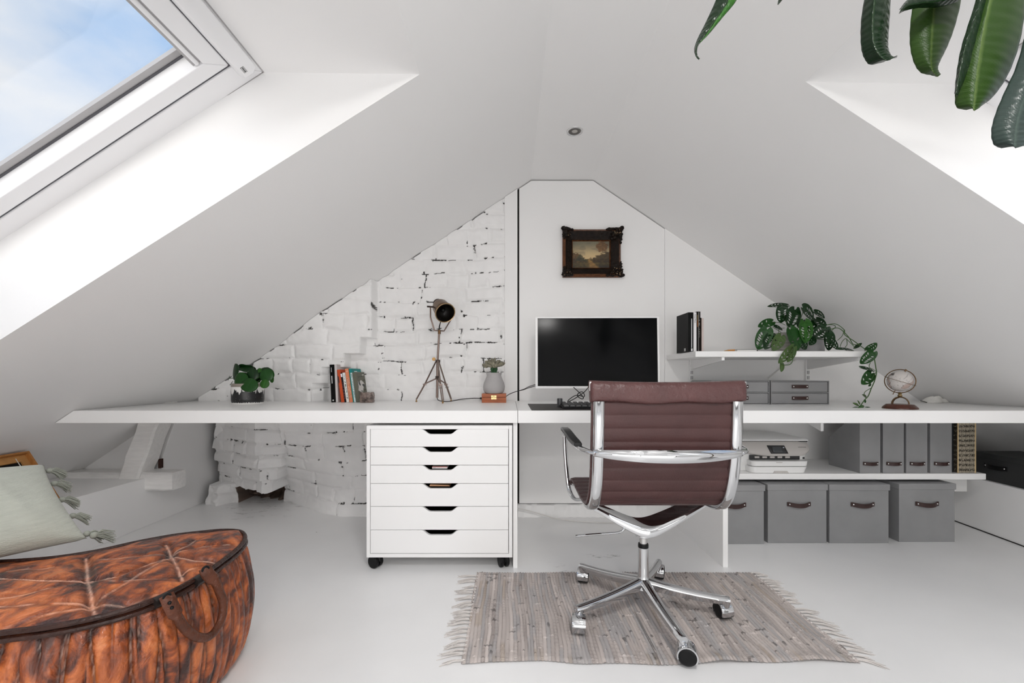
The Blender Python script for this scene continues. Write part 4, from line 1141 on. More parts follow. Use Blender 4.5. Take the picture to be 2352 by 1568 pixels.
STEMD = mat('plant_stem_dark', (.03, .06, .02), .5)
SOIL = mat('potting_soil', (.02, .014, .01), .95, bump=.8, bscale=120)
def flat_leaf(base, tip, up, width, shape='heart', curl=.15, cup=.12, nu=22, nv=15, holes=0, seed=0, thick=.0006, fold=0.):
    """returns verts, faces, cols for a leaf blade"""
    base = Vector(base); tip = Vector(tip); d = tip - base; Ln = d.length; d.normalize(); up = Vector(up); up = (up - d * up.dot(d)).normalized(); s = d.cross(up)
    r = rnd(seed)
    hs = []
    if holes:
        for k in range(holes):
            for sd in (-1, 1):
                hs.append((.24 + .58 * (k + .5) / holes + r.uniform(-.02, .02), sd * r.uniform(.40, .52), .032 + r.uniform(0, .012), .20 + r.uniform(-.03, .06)))
    V = []; keep = np.ones((nu, nv), bool); cols = []
    for i in range(nu):
        u = i / (nu - 1)
        if shape == 'heart': w = (u + .004) ** .40 * (1 - u) ** .66 * 1.98
        elif shape == 'round': w = math.sqrt(max(0, 1 - (2 * u - 1) ** 2))
        else: w = math.sin(PI * u) ** .75
        w = max(w, .012)
        for j in range(nv):
            v = -1 + 2 * j / (nv - 1)
            bk = (-.16 * (abs(v) ** 1.5) * (1 - u) ** 3 if shape == 'heart' else 0)
            p = base + d * ((u + bk) * Ln) + s * (v * w * width / 2)
            n = -curl * Ln * (u - .35) ** 2 + cup * width * (v * v * w) * (1 if cup > 0 else 1) * .5 + fold * abs(v) * w * width
            n += .006 * width * math.sin(u * 26 - abs(v) * 6) * (1 if shape != 'round' else .3)
            V.append(p + up * n)
            cols.append((max(0, 1 - abs(v) / .07) * .9, .5 + .5 * math.sin(u * 40 - abs(v) * 9) * (0 if shape == 'round' else 1), 0, 1))
    for i in range(nu - 1):
        for j in range(nv - 1):
            uc = (i + .5) / (nu - 1); vc = -1 + 2 * (j + .5) / (nv - 1)
            for hu, hv, ru, rv in hs:
                du = (uc - (hu - .12 * (abs(vc) - .45))) / ru; dv = (vc - hv) / rv
                if du * du + dv * dv < 1: keep[i, j] = False
    return V, grid_faces(nu, nv, keep), cols
def leaf_obj(name, parent, m, *a, solid=.0008, **k):
    V, Fc, cols = flat_leaf(*a, **k)
    return mesh_obj(name, V, Fc, m, parent, cols=cols, solid=solid, ang=180, recalc=False)

# ================================================================ round-leaved plant in black and white pot
POTBW = bpy.data.materials.new('black_brush_pattern_glaze')
def pot_nodes():
    t, N, L = nt(POTBW); b = N['Principled BSDF']; b.inputs['Roughness'].default_value = .3
    tc = N.new('ShaderNodeTexCoord'); sp = N.new('ShaderNodeSeparateXYZ'); L.new(tc.outputs['Object'], sp.inputs[0])
    a = N.new('ShaderNodeAttribute'); a.attribute_name = 'Col'; L.new(a.outputs['Color'], b.inputs['Base Color'])
pot_nodes()
Yp = 2.40; px_ = PX(569.5, Yp); pr_ = 33.2 * Yp / F; ztop = H - (880.5 - VY) * Yp / F
pp = thing('potted_plant', 'round-leaved green plant in a black and white pot near the left desk end', 'plant', (px_, Yp, ZT))
def painted_pot():
    nA, nZ = 360, 150
    rs = np.random.RandomState(2)
    th = np.linspace(0, 2 * PI, nA, endpoint=False); z = np.linspace(0, 1, nZ)
    T, Zz = np.meshgrid(th, z, indexing='ij')
    prr = pr_ * (.925 + .075 * np.clip(Zz / .22, 0, 1) ** .5) 
    hh = ztop - ZT
    V = np.stack([px_ + prr * np.cos(T), Yp + prr * np.sin(T), ZT + .0005 + hh * Zz], -1).reshape(-1, 3)
    hi = .60 + .24 * (vnoise(T * 6.5, T * 0, 3) - .35) + .20 * (vnoise(T * 19, T * 0, 5) - .5)
    lo = .065 + .05 * vnoise(T * 22, T * 0, 7)
    dark = (Zz < hi) & (Zz > lo)
    dark &= ~((vnoise(T * 40, Zz * 26, 8) > .972))
    col = np.where(dark[..., None], np.array([.012, .012, .013]), np.array([.80, .79, .77]))
    col = np.where((Zz > .845)[..., None], np.array([.27, .235, .20]), col)
    cols = np.concatenate([col, np.ones((nA, nZ, 1))], -1).reshape(-1, 4)
    fs = [(i * nZ + j, ((i + 1) % nA) * nZ + j, ((i + 1) % nA) * nZ + j + 1, i * nZ + j + 1) for i in range(nA) for j in range(nZ - 1)]
    o = mesh_obj('pot', V, fs, POTBW, pp, cols=cols, ang=180, recalc=False)
    m = MB(); m.lathe([(pr_ * .998, ztop - ZT), (pr_ * .93, ztop - ZT), (pr_ * .93, ztop - ZT - .02)], (px_, Yp, ZT), 60, caps=False); m.lathe([(.0001, .001), (pr_ * .92, .001)], (px_, Yp, ZT), 60)
    m.build('pot_rim', mat('raw_clay_rim', (.27, .235, .20), .7), pp)
painted_pot()
m = MB(); m.lathe([(.0001, -.012), (pr_ * .93, -.014)], (px_, Yp, ztop), 40); m.build('soil', SOIL, pp)
# leaves: centre px, size px, facing vector, depth offset, material
PL = [(552, 873, 17, 21, (-.1, -1, .35), -.06, L_MID), (571, 883, 20, 17, (.1, -1, .45), -.08, L_MID), (538, 853, 15, 20, (-.6, -.8, .2), -.02, L_DARK), (563, 843, 20, 12, (.1, -.5, .9), .0, L_DARK),
      (567, 847, 18, 9, (.1, -.6, -.7), .02, L_DARK), (581, 860, 14, 14, (.3, -.9, .3), -.02, L_DARK), (612, 861, 16, 15, (.2, -1, .3), -.04, L_MID), (607, 881, 10.5, 10.5, (.1, -1, .25), -.07, L_BRIGHT),
      (614, 850, 14, 9, (.5, -.5, .7), .02, L_DARK), (595, 850, 6, 6, (0, -1, .5), .0, L_BRIGHT), (525, 868, 5, 6, (-.8, -.5, .3), .0, L_DARK), (625, 870, 5, 9, (.9, -.5, .1), .03, L_BRIGHT), (590, 866, 10, 14, (0, -1, .1), .04, L_DARK), (556, 866, 17, 13, (0, -1, .5), .0, L_DARK), (600, 858, 9, 8, (-.2, -1, .4), .03, L_DARK)]
for i, (cx_, cy_, rw_, rh_, up, dy, ml) in enumerate(PL):
    Y = Yp + dy; c = P(cx_, cy_, Y); k = Y / F; up = Vector(up).normalized()
    t_ = (Vector((rnd(i).uniform(-.5, .5), 0, -1))); t_ = (t_ - up * up.dot(t_)).normalized()
    rh2 = max(rh_, rw_ * .75) * k
    leaf_obj('leaf', pp, ml, c - t_ * rh2, c + t_ * rh2, up, 2 * rw_ * k, shape='round', curl=.10, cup=-.22, nu=16, nv=11, seed=i)
    st = [Vector((px_ + (c.x - px_) * .15, Yp + dy * .2, ztop - .012)), Vector((px_ + (c.x - px_) * .55, Yp + dy * .6, (ztop + c.z) / 2 + .01)), c - up * .004]
    m = MB(); m.tube(catmull(st, 6), .0018, 6); m.build('stem', STEM, pp)
m = MB(); m.tube([P(528, 884, 2.36), P(535, 875, 2.38)], .0015, 6); m.build('stem', STEMD, pp)

# ================================================================ books at the brick wall
def book(name, label, x0, w, zt, yf, dep, lean, col, group, z0=ZT, pagec=(.75, .72, .66), marks=None, cat='book', rough=.45):
    """upright book: spine towards -Y, bottom-left at x0, leaning by 'lean' (dx of the top per height)"""
    h = zt - z0; ang = math.atan(lean)
    M = Matrix.Translation((x0, yf, z0)) @ Matrix.Rotation(ang, 4, 'Y')
    if ang > 0: M = M @ Matrix.Translation((0, 0, 0))
    t = thing(name, label, cat, (x0 + w / 2, yf + dep / 2, z0), group)
    lift = w * math.sin(abs(ang)) if ang > 0 else 0
    M = Matrix.Translation((0, 0, lift)) @ M
    cm = mat('cover_' + label.split()[0], col, rough, spec=.12)
    m = MB(); cv = .0012
    m.box((0, 0, 0), (cv, dep, h), 0, M); m.box((w - cv, 0, 0), (w, dep, h), 0, M); m.box((cv, 0, 0), (w - cv, cv, h), 0, M)
    m.build('cover', cm, t, merge=False)
    p = MB(); p.box((cv, cv, .0015), (w - cv, dep - .003, h - .003), 0, M); p.build('pages', mat('pages', pagec, .8), t)
    for (nm, u0, u1, v0, v1, c, sd) in (marks or []):
        q = MB()
        if sd == 's': q.box((w * u0, -.0004, h * v0), (w * u1, .0004, h * v1), 0, M)
        else: q.box((w - .0003, dep * u0, h * v0), (w + .0004, dep * u1, h * v1), 0, M)
        q.build(nm, mat('mark', c, .5), t)
    return t, M, w, h, dep
def letters(t, M, w, h, u0, u1, v0, v1, n, col, seed):
    r = rnd(seed); m = MB(); y = v0
    st = (v1 - v0) / n
    for k in range(n):
        if r.random() < .16: continue
        a = v0 + st * k; b = a + st * r.uniform(.55, .85)
        for _ in range(2):
            x = r.uniform(u0, u1 - (u1 - u0) * .5); m.box((w * x, -.0005, h * a), (w * min(u1, x + (u1 - u0) * r.uniform(.45, .8)), .0003, h * (a + (b - a) * r.uniform(.4, 1))), 0, M)
    m.build('spine_lettering', mat('ink', col, .5), t, merge=False)
BY = 2.55; kb_ = BY / F
G1 = 'books leaning together on the desk by the brick wall'
def bpx(pxb, pxt, wpx, pyt, dep, name, label, col, **kw):
    zt = H - (pyt - VY) * kb_; hh = zt - ZT
    return book('book', label, PX(pxb, BY), wpx * kb_, zt, BY, dep, (pxt - pxb) * kb_ / hh, col, G1, **kw)
b_ = bpx(761, 757, 10.2, 837, .125, 'book', 'tall black-spined book at the left of the leaning row', (.004, .004, .004), marks=[('title_bar', .28, .46, .50, .70, (.7, .7, .7), 's'), ('title_bar', .28, .42, .80, .92, (.45, .45, .45), 's'), ('publisher_mark', .3, .6, .035, .07, (.7, .7, .7), 's')])
b_ = bpx(771.6, 768, 5.0, 836.5, .125, 'book', 'tall pale grey book behind the red book', (.60, .565, .56))
b_ = bpx(784, 773.8, 7.0, 848.5, .105, 'book', 'red-orange book in the leaning row', (.55, .085, .03), marks=[('black_oval', .02, .30, .60, .80, (.02, .015, .015), 's')])
b_ = bpx(791.6, 781.4, 4.0, 855.5, .10, 'book', 'thin black paperback with a white top between red and white books', (.02, .016, .02), marks=[('white_patch', .05, .95, .86, .97, (.75, .73, .78), 's')])
letters(b_[0], b_[1], b_[2], b_[3], .25, .8, .12, .7, 14, (.25, .12, .14), 3)
b_ = bpx(796, 786.3, 5.8, 855.2, .10, 'book', 'white paperback with grey-green title on its spine', (.80, .79, .76))
letters(b_[0], b_[1], b_[2], b_[3], .22, .85, .12, .72, 17, (.12, .17, .13), 5); letters(b_[0], b_[1], b_[2], b_[3], .3, .7, .75, .96, 8, (.4, .38, .42), 6)
b_ = bpx(803, 792.2, 7.6, 846, .105, 'book', 'peach-orange paperback with pale title on its spine', (.72, .25, .13), marks=[('pale_line', .1, .9, .925, .932, (.85, .7, .6), 's'), ('pale_line', .1, .9, .905, .91, (.85, .7, .6), 's')])
letters(b_[0], b_[1], b_[2], b_[3], .15, .45, .14, .76, 20, (.85, .72, .55), 8); letters(b_[0], b_[1], b_[2], b_[3], .55, .9, .14, .74, 20, (.85, .68, .6), 9)
b_ = bpx(811.3, 800.9, 6.3, 846, .155, 'book', 'teal book standing behind the olive cover', (.02, .235, .225), marks=[('pale_band', .40, 1.0, 0.0, .875, (.62, .74, .74), 's'), ('white_shape', .25, .55, .90, .925, (.75, .8, .8), 'c'), ('white_shape', .45, .85, .885, .90, (.7, .78, .78), 'c')])
letters(b_[0], b_[1], b_[2], b_[3], .5, .93, .14, .84, 26, (.02, .10, .10), 11)
b_ = bpx(818.4, 808.6, 8.2, 854.5, .150, 'book', 'olive-grey paperback with a drawn face on its cover', (.135, .135, .105))
t_, M_, w_, h_, d_ = b_
def cov(pts, nm, col):   # polygon on the right-hand cover (fractions of depth, height)
    q = MB(); q.prism([(d_ * a, h_ * b) for a, b in pts], 'x', w_ - .0003, w_ + .0005 + .0002 * cov.n, 0, M_); cov.n += 1
    q.build(nm, mat('cover_print', col, .5), t_)
cov.n = 0
cov([(.03, .38), (.12, .52), (.10, .70), (.28, .66), (.45, .73), (.70, .66), (.86, .57), (.70, .50), (.62, .44), (.55, .34), (.40, .28), (.25, .34)], 'drawn_face', (.62, .60, .57))
cov([(.12, .72), (.30, .66), (.38, .56), (.28, .53), (.16, .60)], 'drawn_eye', (.03, .03, .03))
cov([(.52, .57), (.70, .60), (.88, .56), (.80, .48), (.64, .50)], 'drawn_eye', (.03, .03, .03))
cov([(.34, .36), (.44, .39), (.48, .33), (.40, .31)], 'drawn_mouth', (.05, .05, .05))
cov([(.45, 0.0), (.98, 0.0), (.98, .22), (.45, .22)], 'black_block', (.012, .012, .012))
cov([(.66, .89), (.88, .89), (.88, .915), (.66, .915)], 'white_mark', (.7, .7, .68))
for a, b in ((.2, .83), (.38, .84), (.56, .85), (.75, .72), (.9, .73), (.7, .38), (.85, .39)): cov([(a - .02, b - .012), (a + .02, b - .012), (a + .02, b + .014), (a - .02, b + .014)], 'dot', (.04, .04, .03))
# crystal block
Yr = 2.535
def rock():
    m = MB(); r = rnd(12); n = 22; secs = []
    c = P(843.5, 909, Yr)
    for i in range(9):
        z = i / 8; ring = []
        for k in range(n):
            a = 2 * PI * k / n; sx = abs(math.cos(a)) ** .45 * (1 if math.cos(a) > 0 else -1); sy = abs(math.sin(a)) ** .45 * (1 if math.sin(a) > 0 else -1)
            e = 1 - .25 * max(0, z - .75) * 4 * .35 - (.05 if z < .1 else 0)
            ring.append(Vector((c.x + sx * .0385 * e * (1 + r.uniform(-.05, .05)), Yr + sy * .03 * e * (1 + r.uniform(-.06, .06)), ZT + .0005 + .060 * z + (r.uniform(-.003, .003) if i > 0 else 0))))
        secs.append(ring)
    m.loft(secs)
    return m.build('quartz_block', mat('smoky_quartz', (.20, .15, .13), .18, var=.7, vscale=45, bump=.5, bscale=60, trans=.15), ang=25)
tag(rock(), 'smoky brown crystal block holding up the row of books', 'stone')

# ================================================================ brass tripod spotlight
BR = mat('aged_bronze', (.15, .085, .042), .33, .85, var=.25, vscale=30)
BRL = mat('bronze_edge', (.42, .29, .16), .3, .9)
LD = mat('lamp_reflector_dark', (.006, .005, .004), .3, spec=.25)
LEG = mat('tripod_bronze', (.25, .19, .165), .35, .8)
LEGD = mat('tripod_dark', (.05, .035, .03), .4, .7)
BALL = mat('brass_ball', (.40, .24, .10), .25, .9)
Yl = 2.545
lp = thing('tripod_lamp', 'bronze spotlight lamp on a small tripod on the desk', 'lamp', (PX(1007, Yl), Yl, ZT))
hc = P(1022, 717.5, Yl - .055) - Vector((.42, -.74, -.50)).normalized() * .062                       # barrel middle
ax = Vector((.42, -.74, -.50)).normalized()       # where the lamp points
up_ = Vector((0, 0, 1)); sx_ = ax.cross(up_).normalized(); uy_ = sx_.cross(ax)
Rl = Matrix((sx_, uy_, ax)).transposed()
fr_ = hc + ax * .062; 
m = MB(); m.lathe([(.0001, -.155), (.022, -.155), (.024, -.150), (.024, -.118), (.030, -.112), (.044, -.100), (.049, -.085), (.0525, -.02), (.0575, -.002), (.0605, 0), (.0605, .006), (.0565, .008), (.0555, .0), (.0555, -.02)], fr_, 48, 0, Rl, caps=False); hd = m.build('lamp_head', BR, lp, ang=40)
m = MB()
for k in range(5): m.lathe([(.0242, -.149 + k * .0065), (.0275, -.147 + k * .0065), (.0275, -.1445 + k * .0065), (.0242, -.1425 + k * .0065)], fr_, 32, 0, Rl, caps=False)
m.build('cooling_rings', LEGD, hd, merge=False)
m = MB(); m.lathe([(.0555, .0085), (.0585, .0105), (.0608, .0080)], fr_, 48, 0, Rl, caps=False); m.build('rim', BRL, hd)
m = MB(); m.lathe([(.0001, -.055), (.022, -.050), (.045, -.028), (.0553, -.002), (.0553, .004)], fr_, 48, 0, Rl, caps=False); m.build('reflector', LD, hd)
m = MB(); m.sphere(fr_ - ax * .036, .013, 12); m.build('bulb', mat('bulb_dark_glass', (.008, .008, .007), .25, spec=.2), hd)
# yoke
pv = hc - ax * .012
w2 = .066
bt = P(1009, 760, Yl); bt = Vector((bt.x, Yl, bt.z))
side = Vector((sx_.x, sx_.y, 0)).normalized()
pts = [pv + side * w2 , pv + side * w2 + Vector((0, 0, -.062)), bt + side * .030 + Vector((0, 0, .002)), bt - side * .030 + Vector((0, 0, .002)), pv - side * w2 + Vector((0, 0, -.062)), pv - side * w2]
pth = [];
for a, b in zip(pts, pts[1:]): pth += [a.lerp(b, k / 4) for k in range(4)]
pth.append(pts[-1])
m = MB(); m.tube(pth, .0045, 8, flat=.45, up=ax); m.build('yoke', LEG, lp)
m = MB()
for sg in (-1, 1): m.tube([pv + side * sg * .046, pv + side * sg * .086], .0052, 10)
m.build('yoke_knob', LEGD, lp, merge=False)
col_top = bt + Vector((0, 0, .0)); colx = PX(1006, Yl)
hub = Vector((PX(1005, Yl), Yl, H - (829 - VY) * Yl / F))
m = MB(); m.tube([col_top + Vector((0, 0, .002)), hub + Vector((0, 0, -.005))], .0065, 14); m.build('upper_pole', LEG, lp)
m = MB(); m.tube([col_top + Vector((0, 0, -.018)), col_top + Vector((0, 0, .006))], .0088, 14); m.build('pole_collar', BR, lp)
cbot = P(1004, 913, Yl)
m = MB(); m.tube([hub, cbot], .0078, 14); m.build('centre_pole', LEG, lp)
m = MB(); m.tube([col_top + Vector((0, 0, .006)), col_top + Vector((.0005, 0, .026)), hc - Vector((0, 0, .05))], [.0042, .0038, .0015], 8); m.build('lamp_wire', CABLE, lp)
m = MB(); m.box(tuple(hub - Vector((.011, .010, .008))), tuple(hub + Vector((.015, .010, .008)))); m.build('tripod_hub', LEGD, lp, bevel=.002)
kn_ = P(996.5, 824.5, Yl - .012); m = MB(); m.tube([kn_ + Vector((0, .008, 0)), kn_ + Vector((0, -.006, 0))], .0105, 18); m.build('clamp_knob', BALL, lp, bevel=.001)
def tleg(fx, fy, Yf, name='tripod_leg'):
    foot = P(fx, fy, Yf); foot.z = ZT + .0055
    top = hub + Vector(((foot.x - hub.x) * .07, (foot.y - hub.y) * .12, 0))
    mid = top.lerp(foot, .58)
    d = (foot - top).normalized()
    m = MB(); m.tube([top, mid], .0075, 4, flat=.62); 
    sd = d.cross(Vector((0, 0, 1))).normalized()
    m.box(tuple(mid - Vector((.0095, .006, .005))), tuple(mid + Vector((.0095, .006, .005))))
    for sg in (-1, 1): m.tube([mid + sd * .0055 * sg, foot + sd * .004 * sg + Vector((0, 0, .012))], .0034, 6)
    l = m.build(name, LEG, lp, merge=False)
    m = MB(); m.tube([foot + Vector((0, 0, .012)), foot], .003, 8); m.sphere(foot, .0057, 10); m.build('foot_ball', BALL, l, merge=False)
    bp_ = Vector((cbot.x, cbot.y, H - (866 - VY) * Yl / F)); 
    m = MB(); m.tube([top.lerp(foot, .56), bp_ + (foot - bp_) * .06], .0042, 6); m.build('leg_brace', LEG, l)
tleg(956.5, 921, 2.575); tleg(1017, 927.5, 2.44); tleg(1036, 920, 2.61)
bp_ = Vector((cbot.x, cbot.y, H - (866 - VY) * Yl / F))
m = MB(); m.tube([bp_ - Vector((0, 0, .007)), bp_ + Vector((0, 0, .007))], .0105, 14); m.build('brace_collar', LEGD, lp)
pts = [P(1004, 913, 2.545), P(1006, 918, 2.53), P(1014, 921, 2.50), P(1028, 922, 2.50), P(1042, 920, 2.53), P(1060, 916.5, 2.58), P(1085, 914.5, 2.61), P(1104, 914.5, 2.625)]
pts = [Vector((p.x, p.y, max(p.z, ZT + .003))) for p in pts]
m = MB(); m.tube(catmull(pts, 8), .0026, 8); m.tube([pts[-1] - Vector((.004, 0, 0)), pts[-1] + Vector((.02, .004, 0))], .0062, 10); m.build('cord', CABLE, lp, merge=False)

# ================================================================ wooden box, vase with grafted cactus
Yb_ = 2.515; bw = 56 * Yb_ / F
bx0 = PX(1106.5, Yb_); bz1 = H - (903.8 - VY) * Yb_ / F
RW = mat('red_brown_wood', (.36, .095, .03), .32, var=.25, vscale=18, stretch=(1, 8, 9))
t = thing('wooden_box', 'small red-brown wooden box with brass clasp under the grey vase', 'box', (bx0 + bw / 2, Yb_ + .05, ZT))
zmid = ZT + (bz1 - ZT) * .60
MB().box((bx0, Yb_, ZT), (bx0 + bw, Yb_ + .10, zmid - .0008)).build('box_body', RW, t, bevel=.0015)
MB().box((bx0, Yb_, zmid + .0008), (bx0 + bw, Yb_ + .10, bz1)).build('box_lid', RW, t, bevel=.0015)
MB().box((bx0 + .003, Yb_ + .003, zmid - .002), (bx0 + bw - .003, Yb_ + .097, zmid + .002)).build('lid_gap', DARKGAP, t)
BRASS = mat('bright_brass', (.75, .55, .28), .25, 1.)
cxm = PX(1134.3, Yb_)
m = MB()
for dx in (-.0085, .0085):
    for z0_, z1_ in ((zmid - .013, zmid - .001), (zmid + .001, zmid + .011)): m.box((cxm + dx - .0075, Yb_ - .0022, z0_), (cxm + dx + .0075, Yb_ + .001, z1_))
m.box((cxm - .004, Yb_ - .004, zmid - .011), (cxm + .004, Yb_ + .001, zmid + .008)); m.tube([Vector((cxm - .006, Yb_ - .004, zmid + .003)), Vector((cxm + .006, Yb_ - .004, zmid + .003))], .0022, 8)
m.build('brass_clasp', BRASS, t, bevel=.0006, merge=False)
vc = (PX(1134.5, 2.555), 2.557, bz1)
VASE = mat('matt_grey_ceramic', (.40, .385, .385), .65, bump=.06, bscale=200)
t = thing('vase', 'squat grey vase with a crested cactus on the wooden box', 'vase', vc)
vr = 25. * 2.555 / F; vh = 47.5 * 2.555 / F
m = MB(); m.lathe([(.0001, .0005), (vr * .74, .0005), (vr * .86, .006), (vr * .97, vh * .18), (vr * 1.0, vh * .32), (vr * .93, vh * .52), (vr * .76, vh * .72), (vr * .67, vh * .85), (vr * .70, vh * .95), (vr * .745, vh), (vr * .69, vh), (vr * .62, vh * .88), (.0001, vh * .86)], vc, 48); m.build('pot', VASE, t, ang=50)
CB = mat('cactus_green', (.015, .07, .02), .5, bump=.5, bscale=150); CT = mat('cactus_crest', (.22, .205, .15), .6, var=.4, vscale=60, bump=.6, bscale=200)
zb0 = vh * .86 + bz1
m = MB(); secs = []
for i in range(8):
    z = zb0 + i / 7 * .052; r0 = .0175 * (1 + .12 * math.sin(i * 1.5)); secs.append([Vector((vc[0] - .002 + r0 * (1 + .28 * math.cos(3 * a + .4)) * math.cos(a), vc[1] + r0 * (1 + .28 * math.cos(3 * a + .4)) * math.sin(a), z)) for a in [2 * PI * k / 30 for k in range(30)]])
m.loft(secs); m.build('cactus_stem', CB, t)
def crest():
    m = MB(); r = rnd(4); zc = zb0 + .044
    for ring, (n_, rad, sz) in enumerate(((5, .026, .014), (7, .043, .016), (8, .055, .0145))):
        for k in range(n_):
            a = (-1.12 + 2.24 * k / (n_ - 1)) * (1.0 if ring else .8) + r.uniform(-.07, .07)
            p = Vector((vc[0] + math.sin(a) * rad * 1.02, vc[1] - .010 + r.uniform(-.016, .012), zc + math.cos(a) * rad * .82 + r.uniform(-.003, .003)))
            R = Matrix.Rotation(a, 3, 'Y') @ Matrix.Rotation(r.uniform(-.6, .6), 3, 'Z')
            m.sphere(p, sz * r.uniform(.85, 1.15), 8, 0, (.62 * r.uniform(.8, 1.3), .85, 1.25), R)
    return m.build('cactus_crest', CT, t, merge=False)
crest()

# ================================================================ painting in ornate frame
Yf_ = YB - .004
FRD = mat('dark_ornate_wood', (.009, .0045, .0025), .42, spec=.2, bump=.5, bscale=60, var=.6, vscale=40)
FRB = mat('bronzed_wood', (.11, .040, .015), .4, .1, spec=.25, bump=.5, bscale=90, var=.5, vscale=50)
GLD = mat('worn_gilding', (.42, .30, .18), .35, .7)
pa = thing('painting', 'small landscape painting in a dark ornate frame above the monitor', 'painting', (PX(1360, Yf_), Yf_, PZ(581, Yf_)))
fx0, fx1, fz0, fz1 = PX(1291.5, Yf_), PX(1424, Yf_), PZ(638, Yf_), PZ(529, Yf_)
ix0, ix1, iz0, iz1 = PX(1315, Yf_), PX(1398.5, Yf_), PZ(615.5, Yf_), PZ(555.5, Yf_)
def fring(o, i, y0_, y1_):
    m = MB(); O = [(o[0], o[2]), (o[1], o[2]), (o[1], o[3]), (o[0], o[3])]; I = [(i[0], i[2]), (i[1], i[2]), (i[1], i[3]), (i[0], i[3])]
    for k in range(4):
        q = [O[k], O[(k + 1) % 4], I[(k + 1) % 4], I[k]]
        m.hexa([Vector((a, Yf_ - .001, b)) for a, b in q], [Vector((q[0][0], Yf_ - y0_, q[0][1])), Vector((q[1][0], Yf_ - y0_, q[1][1])), Vector((q[2][0], Yf_ - y1_, q[2][1])), Vector((q[3][0], Yf_ - y1_, q[3][1]))])
    return m
w1 = .016
fring((fx0, fx1, fz0, fz1), (fx0 + w1, fx1 - w1, fz0 + w1, fz1 - w1), .022, .040).build('outer_moulding', FRB, pa, bevel=.003, merge=False)
fring((fx0 + w1, fx1 - w1, fz0 + w1, fz1 - w1), (ix0 - .006, ix1 + .006, iz0 - .006, iz1 + .006), .040, .016).build('inner_moulding', FRD, pa, bevel=.002, merge=False)
fring((ix0 - .006, ix1 + .006, iz0 - .006, iz1 + .006), (ix0, ix1, iz0, iz1), .020, .010).build('slip', FRB, pa, merge=False)
r = rnd(8)
for (cx_, cz_, sx, sz) in ((fx0, fz1, 1, -1), (fx1, fz1, -1, -1), (fx0, fz0, 1, 1), (fx1, fz0, -1, 1)):
    m = MB()
    big = 1.25 if cx_ == fx1 else .85
    ov = .012 if cx_ == fx1 else .002
    oz = .013 if cz_ == fz1 else .0
    for k in range(26):
        a = k / 25; e = abs(a - .5) * 2
        L_ = .070 * big
        if a < .5: x = cx_ + sx * (L_ * e) - sx * ov * (1 - e) ; z = cz_ - sz * oz * (1 - e * .8) + sz * .010
        else: x = cx_ - sx * ov * (1 - e * .8) + sx * .010; z = cz_ + sz * (L_ * e) - sz * oz * (1 - e)
        m.sphere((x + r.uniform(-.003, .003), Yf_ - .030 - r.uniform(0, .012), z + r.uniform(-.003, .003)), r.uniform(.0055, .0105), 7, 0, (r.uniform(.9, 1.9), .9, r.uniform(.8, 1.4)))
    for k in range(14):
        x = cx_ + sx * r.uniform(.0, .052 * big); z = cz_ + sz * r.uniform(.0, .052 * big)
        m.sphere((x, Yf_ - .036 - r.uniform(0, .008), z), r.uniform(.004, .010), 6, 0, (r.uniform(.8, 1.6), .8, r.uniform(.8, 1.4)))
    s0 = [Vector((cx_ + sx * (.030 + .018 * math.cos(q)), Yf_ - .044, cz_ + sz * (.026 + .018 * math.sin(q)))) for q in [k * .5 for k in range(11)]]
    m.tube(s0, .0035, 6)
    for k in range(int(9 * big)):
        m.sphere((cx_ + sx * r.uniform(.004, .055), Yf_ - .046 - r.uniform(0, .004), cz_ + sz * r.uniform(.004, .055)), r.uniform(.0012, .0026), 5, 1, (r.uniform(.8, 2), .7, r.uniform(.8, 1.6)))
    m.build('corner_ornament', [FRD, GLD], pa, merge=False, ang=60)
